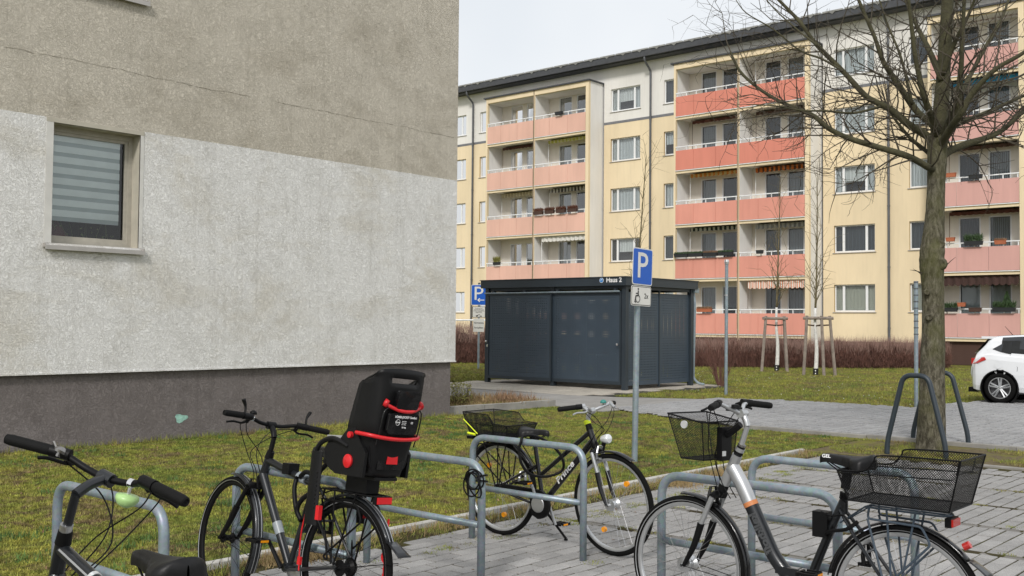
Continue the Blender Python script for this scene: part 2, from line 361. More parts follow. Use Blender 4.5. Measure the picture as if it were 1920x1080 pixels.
def blades(name, pts, hmin, hmax, wid, lean, mat, parent=None):
    n = len(pts); h = rng.uniform(hmin, hmax, n); a = rng.uniform(0, 2*PI, n); l = rng.uniform(0, lean, n); b = rng.uniform(0, 2*PI, n)
    dx = np.cos(a)*wid/2; dy = np.sin(a)*wid/2
    V = np.zeros((n, 3, 3)); V[:, 0, :3] = pts; V[:, 1, :3] = pts; V[:, 2, :3] = pts
    V[:, 0, 0] -= dx; V[:, 0, 1] -= dy; V[:, 1, 0] += dx; V[:, 1, 1] += dy
    V[:, 2, 0] += np.cos(b)*l*h; V[:, 2, 1] += np.sin(b)*l*h; V[:, 2, 2] += h*np.sqrt(np.maximum(.1, 1-np.minimum(l, .95)**2))
    return raw_mesh(name, V.reshape(-1, 3), np.arange(n*3), mat, parent)
def cam_uv(p):
    d = Vector(p)-Vector((0, 0, EYE)); z = d.dot(_f)
    if z <= .1: return None
    return 960+F_PX*d.dot(_r)/z, 540-F_PX*d.dot(_u)/z, z
def ground_noise(x, y): return .018*mnoise.noise(Vector((x*.9, y*.9, 0)))+.012*mnoise.noise(Vector((x*3, y*3, 5)))
# ================================================================= GROUND
def poly_sheet(name, pts, z, mat, kind='structure', thick=0):
    m = MB(); m.face([(x, y, z) for x, y in pts])
    if thick:
        n = len(pts)
        for i in range(n):
            a = pts[i]; b = pts[(i+1) % n]
            m.face([(a[0], a[1], z-thick), (b[0], b[1], z-thick), (b[0], b[1], z), (a[0], a[1], z)])
    o = m.build(name, mat)
    if kind: tag(o, kind=kind)
    return o
g = MB(); g.face([(-600, -600, -.06), (900, -600, -.06), (900, 900, -.06), (-600, 900, -.06)])
tag(g.build('ground', MT['lawn']), kind='structure')

def lawn(name, x0, x1, y0, y1, st, amp=1.0, edge=None):
    nx = int((x1-x0)/st); ny = int((y1-y0)/st)
    m = MB()
    def P(i, j):
        x = x0+(x1-x0)*i/nx; y = y0+(y1-y0)*j/ny
        if edge: x = edge(x, y)
        e = min(1, min(i, nx-i, j, ny-j)/3)
        return (x, y, ground_noise(x, y)*amp*e-.004)
    m.grid(P, nx, ny)
    return tag(m.build(name, MT['lawn'], smooth='all'), kind='structure')
def near_edge(x, y):   # right-hand border of the near lawn follows the path
    e = 14.62 if y < 7.8 else 14.62+.30*(y-7.8)+.02*(y-7.8)**2
    return -5+(x+5)*(e+5)/19.6
lawn('lawn', -5, 14.6, 6.02, 12.74, .14, edge=near_edge)
lawn('lawn', 20.5, 46.0, 7.0, 60, .35, 1.5)
near_border = poly_sheet('soil_strip', [(12.72, -6), (14.55, -6), (14.55, 6.0), (12.55, 6.0)], -.005, MT['soil'])
poly_sheet('paving', [(-4, -6), (12.6, -6), (12.6, 5.9), (-4, 5.9)], -.0075, MT['joint'])
paving = bpy.data.objects['paving']
# kerb stones: lawn edge, strip edge, road edge
def kerb_run(name, p0, p1, wdt, z0, z1, mat, seg=1.0):
    p0 = Vector((p0[0], p0[1], 0)); p1 = Vector((p1[0], p1[1], 0)); L = (p1-p0).length; d = (p1-p0)/L; nrm = Vector((-d.y, d.x, 0)); n = max(1, round(L/seg)); s = L/n
    root = empty(name, (0, 0, 0)); tag(root, kind='structure')
    ang = math.atan2(d.y, d.x); m = MB(); m.slab((-s/2+.004, -wdt/2, z0), (s/2-.004, wdt/2, z1), .008)
    first = None
    for i in range(n):
        c = p0+d*(s*(i+.5))
        if first is None:
            o = m.build('kerb_stone', mat, root); first = o
        else:
            o = bpy.data.objects.new('kerb_stone', first.data); COL.objects.link(o); o.parent = root
        o.location = (c.x+nrm.x*random.uniform(-.006, .006), c.y+nrm.y*random.uniform(-.006, .006), random.uniform(-.006, .004)); o.rotation_euler = (random.uniform(-.004, .004), random.uniform(-.004, .004), ang+random.uniform(-.003, .003))
    return root
kerb_run('lawn_kerb', (-4, 5.96), (12.45, 5.96), .06, -.1, .035, MT['concrete'])
kerb_run('strip_kerb', (12.64, 3.9), (12.64, -6), .07, -.1, .02, MT['kerb'])
kerb_run('road_kerb', (14.60, 8.0), (14.60, -8), .08, -.1, .055, MT['kerb'])

# pavers
def make_piece(name, lx, ly, h=.03, ch=.004, mat=None):
    m = MB(); m.slab((-lx/2, -ly/2, -h), (lx/2, ly/2, 0), ch); me_o = m.build(name, mat); me = me_o.data
    bpy.data.objects.remove(me_o); return me
G = .016
spots = []   # (x, y, lx)
y = 5.62; row = 0
bands = [6.75+1.05*k for k in range(6)]
while y > -3.5:
    ph = random.uniform(-.01, .01)+(.125 if row % 2 else 0)
    yy = y-.0625
    if yy < 5.30:
        xs = 1.2
        x = xs+ph-.25
        while x < 6.69:
            x1 = min(x+.25, 6.70)
            if x1-x > .05: spots.append((.5*(x+x1), yy, x1-x-G, 'paver'))
            x += .25
        for b in bands:
            spots_b = [(b+.05, b+1.0)]
            w0 = .2375; x = b+.05; e = b+1.0
            cuts = [w0]*4 if row % 2 else [w0/2]+[w0]*3+[w0/2]
            for c in cuts:
                if x+c < 12.6: spots.append((x+c/2, yy, c-G, 'paver'))
                x += c
        x = 1.2
    else:
        x = 1.2+ph
        while x < 12.2:
            if not (x < 5 and random.random() < .25 and yy > 5.5): spots.append((x+.125, yy, .25-G, 'paver'))
            x += .25
    y -= .125; row += 1
for b in bands:
    y = 5.28
    while y > -3.5:
        spots.append((b, y-.08, .10-G, 'gutter')); y -= .16
for x in np.arange(1.3, 12.5, .25):
    pass
mesh_cache = {}
def pm(lx, kind):
    k = (round(lx, 3), kind)
    if k not in mesh_cache:
        mesh_cache[k] = make_piece('paver' if kind == 'paver' else 'gutter_stone', lx, (.125-G) if kind == 'paver' else .16-G, .03, .004, MT['paver'] if kind == 'paver' else MT['gutter'])
    return mesh_cache[k]
def score(s):
    u = cam_uv((s[0], s[1], 0))
    if u is None or not (-30 < u[0] < 1950 and u[1] < 1110): return 1e9
    return u[2]
pl = sorted([(score(s), i) for i, s in enumerate(spots)])
pav = [spots[i] for sc_, i in pl if sc_ < 1e9 and spots[i][3] == 'paver']; gut = [spots[i] for sc_, i in pl if sc_ < 1e9 and spots[i][3] == 'gutter']
single = pav[:300]+gut[:290]; sset = set((s[0], s[1]) for s in single)
for s in single:
    o = inst('paver' if s[3] == 'paver' else 'gutter_stone', pm(s[2], s[3]), paving, (s[0]+random.uniform(-.0015, .0015), s[1]+random.uniform(-.0015, .0015), random.uniform(-.003, .003)-(.006 if s[3] == 'gutter' else 0)), random.gauss(0, .004))
    o.rotation_euler[0] = random.gauss(0, .006); o.rotation_euler[1] = random.gauss(0, .005)
m1 = MB(); m2 = MB()
for s in spots:
    if (s[0], s[1]) in sset: continue
    mm = m1 if s[3] == 'paver' else m2; ly = (.125-G)/2 if s[3] == 'paver' else .0765; dz = random.uniform(-.003, .003)-(.006 if s[3] == 'gutter' else 0)
    mm.slab((s[0]-s[2]/2, s[1]-ly, -.03+dz), (s[0]+s[2]/2, s[1]+ly, dz), .004)
tag(m1.build('paver_field', MT['paver'], paving), kind='stuff'); tag(m2.build('gutter_stone_field', MT['gutter'], paving), kind='stuff')

# road of interlocking blocks behind the tree strip
def road_far(y):
    if y < 6.6: return 30.0
    if y < 7.4: return 30-(y-6.6)/.8*9.4
    if y < 10: return 20.35
    return 20.35-(y-10)*.42
def road_near(y): return 14.66 if y < 7.8 else 14.66+.30*(y-7.8)+.02*(y-7.8)**2
road_pts = [(road_near(y), y) for y in np.arange(-9, 11.6, .4)]+[(road_far(y), y) for y in np.arange(11.4, -9.2, -.4)]
road = poly_sheet('road', road_pts, .022, MT['cobjoint'], thick=.05)
cob = []
r_ = 0; yy = -3.0
while yy < 11.4:
    x = 14.7+(.1 if r_ % 2 else 0)
    while x < min(road_far(yy), 26):
        if x > road_near(yy)-(.04 if yy < 7.8 else .16) and x+.14 < road_far(yy): cob.append((x+.1, yy))
        x += .2
    yy += .165; r_ += 1
def cobble_mesh(mb, cx, cy, dz):
    # toothed interlocking outline
    a = .097; b = .077; t = .014
    pts = [(-a, -b), (-a*.45, -b+t), (0, -b), (a*.45, -b-t*.2), (a, -b+t*.3), (a-t, 0), (a, b), (a*.45, b-t), (0, b), (-a*.45, b+t*.2), (-a, b-t*.3), (-a+t, 0)]
    lo = [mb.pt((cx+x, cy+y, dz-.025)) for x, y in pts]; hi = [mb.pt((cx+x*.88, cy+y*.86, dz)) for x, y in pts]
    n = len(pts)
    for k in range(n): mb.f.append([lo[k], lo[(k+1) % n], hi[(k+1) % n], hi[k]])
    mb.f.append(hi)
cs = sorted([(u[2] if (u := cam_uv((c[0], c[1], 0))) and 0 < u[0] < 1930 else 1e9, i) for i, c in enumerate(cob)])
near_c = set(i for _, i in cs[:300]); cm = MB(); cobble_mesh(cm, 0, 0, 0); co = cm.build('road_block', MT['cobble']); cme = co.data; bpy.data.objects.remove(co)
fm = MB()
for i, (x, y) in enumerate(cob):
    dz = .044+random.gauss(0, .0045)+.008*mnoise.noise(Vector((x*.7, y*.7, 3)))
    if i in near_c: inst('road_block', cme, road, (x, y, dz), random.gauss(0, .02))
    else: cobble_mesh(fm, x+random.gauss(0, .003), y, dz)
tag(fm.build('road_block_field', MT['cobble'], road), kind='stuff')
# asphalt footpath leading left behind the house, and the slab apron before the shed
path = poly_sheet('footpath', [(15.4, 11.3), (19.75, 11.3), (18.6, 13.4), (18.3, 15), (17.9, 30), (15.7, 30), (15.95, 13.2), (15.72, 12.6)], .012, MT['asphalt'], thick=.05)
apron = poly_sheet('apron', [(18.36, 13.6), (24.4, 13.6), (24.4, 19.4), (18.2, 19.4)], .002, MT['cobjoint'], thick=.04)
m = None
xs = 18.42; r_ = 0
while xs < 24.2:
    yv = 14.15-(.25 if r_ % 2 else 0) if xs < 20.3 else 14.15-(.25 if r_ % 2 else 0)
    while yv < 19.3:
        if yv > 13.6:
            if m is None:
                m = MB(); m.slab((0, 0, -.02), (.49, .49, 0), .006); q = m.build('slab', MT['slabs'], apron); sm_ = q.data; q.location = (xs, yv, .02)
            else: inst('slab', sm_, apron, (xs, yv, .02+random.gauss(0, .002)))
        yv += .5
    xs += .5; r_ += 1
kerb_run('shed_kerb', (18.36, 13.7), (18.30, 19.4), .06, -.1, .022, MT['kerb'])
kerb_run('bed_kerb', (13.0, 12.98), (15.75, 12.70), .07, -.15, .13, MT['kerb'], .9)
bed = poly_sheet('flower_bed', [(13.0, 13.03), (15.75, 12.75), (15.9, 13.4), (15.7, 22), (13.0, 22)], .05, MT['soil'], thick=.1)

# ---------------- grass as blades
def in_near_lawn(x, y): return y > 6.0 and y < 12.72 and x < near_edge(14.6, y)-.02
P = []
N = 230000
u = rng.uniform(0, 1, (N*3, 2)); xx = -1+u[:, 0]*17; yy_ = 6.0+u[:, 1]*6.74
F2 = np.array([_f.x, _f.y]); R2 = np.array([_r.x, _r.y])
dpt = xx*_f0.x+yy_*_f0.y; lat = xx*_r0.x+yy_*_r0.y; pxs = 960+F_PX*lat/dpt
keep = (pxs > -60) & (pxs < 1960) & (xx < np.where(yy_ < 7.8, 14.52, 14.72+.30*(yy_-7.8)+.02*(yy_-7.8)**2))
# denser near the camera
keep &= rng.uniform(0, 1, len(xx)) < np.clip(8.5/dpt, .25, 1)**1.2
pts = np.stack([xx, yy_, np.zeros_like(xx)], 1)[keep][:N]
vn = np.array([mnoise.noise(Vector((p[0]*1.1, p[1]*1.1, 0))) for p in pts])
z = np.array([ground_noise(p[0], p[1]) for p in pts]); pts[:, 2] = z-.008
bare = np.array([mnoise.noise(Vector((p[0]*1.7+9, p[1]*1.7, 2))) for p in pts])

tag(blades('grass', pts, .010, .034, .012, 1.0, MT['blade']), kind='stuff', label=None)
bpy.data.objects['grass']['kind'] = 'stuff'
# longer tufts along the house, the kerb and rack feet
def tufts(name, centers, n, rad, hmin, hmax, wid, mat, lean=.9, z=0):
    A = []
    for (cx, cy) in centers:
        k = n; a = rng.normal(0, rad, (k, 2)); A.append(np.stack([cx+a[:, 0], cy+a[:, 1], np.full(k, z)], 1))
    o = blades(name, np.concatenate(A), hmin, hmax, wid, lean, mat); return tag(o, kind='stuff')
P_ = rng.uniform(0, 1, (420, 2)); cs2 = [(3+a*11.3, 6.15+b*6.4) for a, b in P_]; cs2 = [c for c in cs2 if mnoise.noise(Vector((c[0]*.8, c[1]*.8, 4))) > -.05 and c[0] < near_edge(14.6, c[1])-.2]
tufts('weed_tufts', cs2, 45, .055, .02, .065, .011, MT['weed'], 1.0)
A = rng.uniform(0, 1, (500, 2)); q = np.stack([3+A[:, 0]*11, 6.1+A[:, 1]*6.5, np.full(500, .012)], 1); tag(blades('dead_leaves', q, .015, .035, .02, 1, MT['leafdry']), kind='stuff')
A = rng.uniform(0, 1, (220, 2)); q = np.stack([20.8+A[:, 0]*11, 7.2+A[:, 1]*12, np.full(220, .045)], 1); q = q[~((q[:, 0] < 24.4) & (q[:, 1] > 13.4))]; tag(blades('daisies', q, .012, .022, .02, 1, MT['white']), kind='stuff')
tufts('grass_tufts', [(x, 12.68) for x in np.arange(3.2, 13, .12)], 26, .05, .03, .11, .008, MT['blade'])
tufts('verge_grass', [(x+random.uniform(-.1, .1), 5.78+random.uniform(-.1, .1)) for x in np.arange(1.5, 12.4, .09)], 60, .07, .015, .06, .006, MT['blade'])
tufts('dry_grass', [(x+random.uniform(-.1, .1), 5.80+random.uniform(-.12, .08)) for x in np.arange(1.5, 12.4, .12)]+[(4.35+random.uniform(-.2, .2), 5.75+random.uniform(-.12, .12)) for _ in range(26)]+[(9.4+random.uniform(-.6, .6), 5.6+random.uniform(-.15, .15)) for _ in range(40)], 40, .06, .03, .10, .006, MT['dry'])
jp = []
for b in bands:
    for _ in range(9): jp.append((b+random.gauss(0, .05), random.uniform(2.2, 5.3)))
for _ in range(90): jp.append((random.uniform(5, 12.4), 5.25+random.gauss(0, .08)))
for hx in (2.5, 3.55, 4.6, 5.65): jp += [(hx, 5.3), (hx, 4.2)]
tufts('joint_moss', jp, 60, .035, .004, .018, .006, MT['blade'])
# strip round the tree
A = rng.uniform(0, 1, (26000, 2)); q = np.stack([12.72+A[:, 0]*1.8, -1+A[:, 1]*7.0, np.zeros(26000)], 1)
nn = np.array([mnoise.noise(Vector((p[0]*1.4, p[1]*1.4, 7))) for p in q])
tag(blades('strip_moss', q[nn > .02], .01, .045, .009, .95, MT['blade']), kind='stuff')
# far lawn
N = 120000; A = rng.uniform(0, 1, (N, 2)); q = np.stack([20.45+A[:, 0]**1.3*22, 7.0+A[:, 1]*24, np.full(N, -.01)], 1)
q = q[~((q[:, 0] < 24.4) & (q[:, 1] > 13.6) & (q[:, 1] < 19.4))]
d_ = q[:, 0]*_f0.x+q[:, 1]*_f0.y; l_ = q[:, 0]*_r0.x+q[:, 1]*_r0.y; pp = 960+F_PX*l_/d_; q = q[(pp > 840) & (pp < 1960)]
q[:, 2] += np.array([1.5*ground_noise(a, b) for a, b in q[:, :2]])
tag(blades('grass', q, .03, .085, .016, .9, MT['blade']), kind='stuff')
A = rng.uniform(0, 1, (9000, 2)); q = np.stack([18.2+A[:, 0]*2.4, 10.0+A[:, 1]*3.6, np.zeros(9000)], 1)
q = q[(q[:, 0] > 20.45-(q[:, 1]-10)*.42+.0)]
tag(blades('verge_grass', q, .03, .07, .012, .9, MT['blade']), kind='stuff')
lw = MB(); lw.face([(20.35, 7.2, -.004), (20.6, 7.2, -.004), (20.6, 13.58, -.004), (18.95, 13.58, -.004), (20.3, 10.1, -.004)]); tag(lw.build('verge', MT['lawn']), kind='structure')

# ================================================================= LEFT HOUSE
def holed(m, u0, u1, z0, z1, holes, P, depth, flip=False):
    us = sorted(set([u0, u1]+[h[k] for h in holes for k in (0, 1) if u0 < h[k] < u1])); zs = sorted(set([z0, z1]+[h[k] for h in holes for k in (2, 3) if z0 < h[k] < z1]))
    for i in range(len(us)-1):
        for j in range(len(zs)-1):
            cu = (us[i]+us[i+1])/2; cz = (zs[j]+zs[j+1])/2
            if any(h[0] < cu < h[1] and h[2] < cz < h[3] for h in holes): continue
            m.face([P(us[i], zs[j], 0), P(us[i+1], zs[j], 0), P(us[i+1], zs[j+1], 0), P(us[i], zs[j+1], 0)])
def reveal(m, h, P, depth):
    a, b, c, d = h
    m.face([P(a, c, 0), P(a, d, 0), P(a, d, depth), P(a, c, depth)]); m.face([P(b, c, 0), P(b, d, 0), P(b, d, depth), P(b, c, depth)])
    m.face([P(a, c, 0), P(b, c, 0), P(b, c, depth), P(a, c, depth)]); m.face([P(a, d, 0), P(b, d, 0), P(b, d, depth), P(a, d, depth)])
house = empty('gable_house', (8, 12.7, 0)); tag(house, 'beige and white plastered house wall with grey plinth filling the left', 'house')
house_inv = Matrix.Translation((-8, -12.7, 0))
class HB(MB):
    def __init__(s): super().__init__(house_inv)
PH = lambda u, z, d: (u, 12.7+d, z)
W1 = (5.82, 6.98, 2.55, 4.05); W2 = (5.82, 6.98, 5.86, 7.36)
XC = 12.97
m = HB(); holed(m, -8, XC, .94, 4.105, [W1], PH, .25)
m.face([(XC, 12.7, .94), (XC, 24, .94), (XC, 24, 4.105), (XC, 12.7, 4.105)]); m.build('lower_wall', MT['wall_white'], house)
m = HB(); holed(m, -8, XC, 4.105, 13, [W2], PH, .25)
m.face([(XC, 12.7, 4.105), (XC, 24, 4.105), (XC, 24, 13), (XC, 12.7, 13)]); m.face([(-8, 12.7, 13), (XC, 12.7, 13), (XC, 24, 13), (-8, 24, 13)])
m.face([(-8, 24, 0), (XC, 24, 0), (XC, 24, 13), (-8, 24, 13)]); m.face([(-8, 12.7, 0), (-8, 24, 0), (-8, 24, 13), (-8, 12.7, 13)]); m.build('upper_wall', MT['wall_beige'], house)
m = HB(); m.face([(-8, 12.76, -.1), (XC-.06, 12.76, -.1), (XC-.06, 12.76, .94), (-8, 12.76, .94)]); m.face([(XC-.06, 12.76, -.1), (XC-.06, 24, -.1), (XC-.06, 24, .94), (XC-.06, 12.76, .94)])
m.face([(-8, 12.7, .94), (XC, 12.7, .94), (XC, 12.76, .94), (-8, 12.76, .94)]); m.face([(XC-.06, 12.76, .94), (XC, 12.76, .94), (XC, 24, .94), (XC-.06, 24, .94)]); m.build('plinth', MT['plinth'], house)
m = HB(); m.box((-8, 12.688, .925), (XC+.012, 12.70, .945)); m.box((XC, 12.70, .925), (XC+.012, 24, .945)); m.build('drip_edge', MT['wall_white'], house)
m = HB(); m.box((-8, 12.9, 12.6), (XC, 24, 13.3)); m.build('roof', MT['roofdark'], house)
for wi, Wn in enumerate((W1, W2)):
    a, b, c, d = Wn
    f = HB(); reveal(f, Wn, PH, .25); wo = f.build('window', MT['reveal'], house)
    t = HB()
    t.box((a-.09, 12.694, c), (a, 12.72, d)); t.box((b, 12.694, c), (b+.05, 12.72, d)); t.build('trim', MT['trim'], wo)
    t = HB(); t.box((a-.09, 12.692, d), (b+.05, 12.72, d+.055)); t.build('lintel', MT['reveal'], wo)
    t = HB(); t.box((a, 12.90, c), (a+.06, 12.97, d)); t.box((b-.06, 12.90, c), (b, 12.97, d)); t.box((a+.06, 12.90, d-.07), (b-.06, 12.97, d)); t.box((a+.06, 12.90, c), (b-.06, 12.97, c+.06))
    t.box((a+.06, 12.915, c+.06), (a+.10, 12.955, d-.07)); t.box((b-.10, 12.915, c+.06), (b-.06, 12.955, d-.07)); t.box((a+.10, 12.915, c+.06), (b-.10, 12.955, c+.11)); t.box((a+.10, 12.915, d-.11), (b-.10, 12.955, d-.07)); t.build('frame', MT['frame_old'], wo)
    t = HB(); t.face([(a+.1, 12.935, c+.1), (b-.1, 12.935, c+.1), (b-.1, 12.935, d-.1), (a+.1, 12.935, d-.1)]); t.build('pane', MT['glass'], wo)
    t = HB(); t.box((a-.10, 12.64, c-.055), (b+.06, 12.90, c-.03)); t.box((a-.10, 12.63, c-.085), (b+.06, 12.64, c-.03)); t.box((b+.045, 12.632, c-.03), (b+.06, 12.9, c-.005)); t.box((a-.10, 12.632, c-.03), (a-.085, 12.9, c-.005)); t.box((a, 12.86, c-.03), (b, 12.90, c)); t.build('sill', MT['sill'], wo)
    t = HB(); t.box((a-.02, 14.4, c-.3), (b+.02, 14.5, d+.1)); t.box((a-.3, 12.98, c-.3), (a-.02, 14.5, d+.1)); t.box((b+.02, 12.98, c-.3), (b+.3, 14.5, d+.1)); t.box((a-.3, 12.98, d+.02), (b+.3, 14.5, d+.1)); t.box((a-.3, 12.98, c-.3), (b+.3, 14.5, c-.02)); t.build('room', MT['dark_room'], wo)  # box coloured dark to stand for the unlit interior
    zz = d-.1; k = 0
    while zz > c+.40:
        t = HB(); t.box((a+.1, 12.955, zz-.085), (b-.15, 12.96, zz)); t.build('blind_slat', MT['blind'], wo)
        t = HB(); t.box((a+.1, 12.961, zz-.14), (b-.15, 12.966, zz-.085)); t.build('blind_gap', MT['blind_d'], wo)
        zz -= .1365; k += 1
    if wi == 0:
        t = HB()
        for k in range(9):
            x = a+.15+k*.1+random.uniform(-.03, .03)
            t.tube([(x, 13.05, c+.02), (x+random.uniform(-.06, .06), 13.03, c+.15), (x+random.uniform(-.12, .12), 13.02, c+random.uniform(.25, .5))], [.004, .003, .0015], 4)
            for _ in range(5):
                p = Vector((x+random.uniform(-.04, .04), 13.04, c+random.uniform(.04, .25))); q_ = Vector((random.uniform(-.03, .03), 0, random.uniform(-.02, .03)))
                t.face([p, p+q_, p+q_+Vector((.01, 0, .02)), p+Vector((.01, 0, .02))])
        t.build('indoor_plant', MT['foliage_in'], wo)
        t = HB(); t.lathe((a+.22, 13.2, c-.05), (0, 0, 1), [(.25, 0), (.2, .2), (.03, .45)], 20); t.build('lamp_shade', MT['brownlamp'], wo)
random.seed(31); m = HB(); xq = 5.2; zq = 4.86; cp = []
while xq < XC-.05:
    cp.append((xq, zq)); xq += random.uniform(.03, .09); zq += random.gauss(0, .006); zq += (4.86-zq)*.1
for (a, b) in zip(cp, cp[1:]):
    if mnoise.noise(Vector((a[0]*1.3, 0, 3))) < -.3: continue
    wq = random.uniform(.001, .0035); m.face([(a[0], 12.696, a[1]-wq), (b[0], 12.696, b[1]-wq), (b[0], 12.696, b[1]+wq), (a[0], 12.696, a[1]+wq)])
tag(m.build('hairline_crack', simple('crack shadow', (.24, .215, .17), .95), house), kind='stuff')
m = HB()
pts = []
for k in range(14):
    a = 2*PI*k/14; r = .075*(1+.25*math.sin(3*a+1)); pts.append((7.69+r*math.cos(a)*1.25, 12.757, .27+r*math.sin(a)*.75))
m.face(pts); m.build('paint_splash', MT['mint'], house)

# ================================================================= APARTMENT BLOCK
block = empty('apartment_building', (47.4, 25, 0)); tag(block, 'long yellow apartment block with five rows of coral and pink balconies', 'apartment block')
BI = Matrix.Translation((-47.4, -25, 0))
class BB(MB):
    def __init__(s): super().__init__(BI)
ST = 2.83; XW = 47.4; XF = 46.1
PB = lambda u, z, d: (XW+d, u, z)
cols_big = [(47.65, 45.65), (34.3, 32.3), (21.1, 19.1)]      # left, right (Y)
cols_small = [(44.45, 43.2), (30.75, 29.85), (17.5, 16.5)]
groups = [(42.55, 35.07, 38.86), (29.15, 21.95, 25.5), (16.05, 12.45, None)]
wins = []
for (l, r) in cols_big+cols_small:
    for k in range(5): wins.append((r, l, 2.30+ST*k, 3.60+ST*k))
doors = []
balc = []
for gi, (gl, gr, gd) in enumerate(groups):
    cells = [(gl, gd+.06), (gd-.06, gr)] if gd else [(gl, gr)]
    for ci, (cl, crr) in enumerate(cells):
        L = cl-crr
        for k in range(5):
            fl = 1.28+ST*k
            dr = (cl-.46*L, cl-.20*L, fl+.1, fl+2.36); wn = (cl-.81*L, cl-.55*L, fl+.1, fl+2.36)
            doors.append((dr, wn)); balc.append((gi, ci, k, cl, crr, fl, dr, wn))
        # top cells only differ by label
holes_y = [h for h in wins if h[3] < 13.0]; holes_w = [h for h in wins if h[3] > 13.0]
YMIN, YMAX = 2.0, 66.0
ranges = []   # wall ranges between loggias carry facade paint; behind loggias it is cream
edges = sorted([(g_[1]-.30, g_[0]+.30) for g_ in groups])
cur = YMIN
for a, b in edges: ranges.append((cur, a)); cur = b
ranges.append((cur, YMAX))
m = BB(); mw = BB()
for a, b in ranges:
    hy = [h for h in holes_y if a < h[0] and h[1] < b]; hw = [h for h in holes_w if a < h[0] and h[1] < b]
    m = BB(); mw = BB(); holed(m, a, b, .9, 12.93, hy, PB, .2); holed(mw, a, b, 13.07, 16.2, hw, PB, .2)
    m.build('wall', MT['yellow'], block); mw.build('upper_wall', MT['offwhite'], block)
for a, b in ranges:
    m = BB(); m.box((XW-.012, a, 12.93), (XW+.05, b, 13.07)); m.build('grey_band', MT['greyband'], block)
for a, b in edges: 
    m = BB(); m.face([PB(a, 15.3, 0), PB(b, 15.3, 0), PB(b, 16.2, 0), PB(a, 16.2, 0)])
    m.build('upper_wall', MT['offwhite'], block)
for (gl, gr, gd) in groups:
    m = BB()
    hs = [h for bl in balc if gr-.01 <= bl[4] and bl[3] <= gl+.01 for h in (bl[6], bl[7])]
    holed(m, gr-.05, gl+.05, .9, 15.3, hs, PB, .2)
    m.build('loggia_back_wall', MT['cream'], block)
m = BB(); m.box((XW-.04, YMIN, -.2), (XW+.3, YMAX, .9)); m.build('plinth', MT['browndark'], block)
m = BB(); m.box((XW+.7, YMIN, 0), (XW+11, YMAX, 16.2)); m.build('core', MT['dark_room'], block)
for yv in (YMIN, YMAX):
    m = BB(); m.box((XW+.001, yv-.1, .0), (XW+11, yv+.1, 16.2)); m.build('end_wall', MT['yellow'], block)
m = BB(); m.box((XW-.75, YMIN-.4, 16.30), (XW+11.4, YMAX+.4, 16.52)); m.box((XW-.80, YMIN-.4, 16.22), (XW-.62, YMAX+.4, 16.56)); rf = m.build('roof', MT['roofdark'], block)
m = BB(); m.box((XW-.62, YMIN, 16.16), (XW+.2, YMAX, 16.30)); m.build('soffit', MT['roofdark'], rf)
for k, yv in enumerate(np.arange(14.2, 60, 1.1)):
    m = BB(); m.face([(XW-.86, yv-.22, 16.60), (XW-.86, yv+.22, 16.60), (XW-.82, yv, 16.46)]); m.box((XW-.84, yv-.5, 16.56), (XW-.3, yv+.5, 16.64)); m.build('roof_sheet', MT['eaves'], rf)
# windows (shared meshes per type)
class WM: pass
def win_meshes(wd, ht, divs):
    B = {}
    m = MB(); H = (0, wd, 0, ht); reveal(m, H, lambda u, z, d: (d, u, z), .16); o = m.build('window', MT['ochre']); B['window'] = o.data; bpy.data.objects.remove(o)
    m = MB(); t = .055
    m.box((.10, 0, 0), (.16, wd, t+.02)); m.box((.10, 0, ht-t), (.16, wd, ht)); m.box((.10, 0, t+.02), (.16, t, ht-t)); m.box((.10, wd-t, t+.02), (.16, wd, ht-t))
    xs = [0]+list(divs)+[wd]
    for dv in divs: m.box((.098, dv-.055, t+.02), (.16, dv+.055, ht-t))
    o = m.build('frame', MT['frame_white']); B['frame'] = o.data; bpy.data.objects.remove(o)
    m = MB(); m.face([(.13, t, t), (.13, wd-t, t), (.13, wd-t, ht-t), (.13, t, ht-t)]); o = m.build('pane', MT['glass']); B['pane'] = o.data; bpy.data.objects.remove(o)
    m = MB(); m.box((-.05, -.06, -.04), (.12, wd+.06, -.012)); o = m.build('sill', MT['sill']); B['sill'] = o.data; bpy.data.objects.remove(o)
    return B
WB = win_meshes(2.0, 1.3, (.44, 1.56)); WS = win_meshes(1.0, 1.3, ())
curtA = mat_curtain('net curtain', (.80, .80, .80), 38); curtB = mat_curtain('grey curtain', (.60, .62, .64), 30); curtC = mat_curtain('pleated blind', (.55, .54, .45), 55, 'Z'); curtD = mat_curtain('dark curtain', (.06, .07, .085), 30)  # curtD is coloured dark so its panes look like unlit glass
def curtain(parent, y0, y1, z0, z1, mat, x=.24):
    m = MB(); n = max(4, int((y1-y0)/.06))
    if z1-z0 < .05: return
    m.grid(lambda i, j: (x+.018*math.sin(i*2.1), y0+(y1-y0)*i/n, z0+(z1-z0)*j), n, 1)
    return m.build('curtain', mat, parent, smooth=True)
ci_ = 0
curtE = mat_curtain('dim net curtain', (.24, .26, .28), 26)
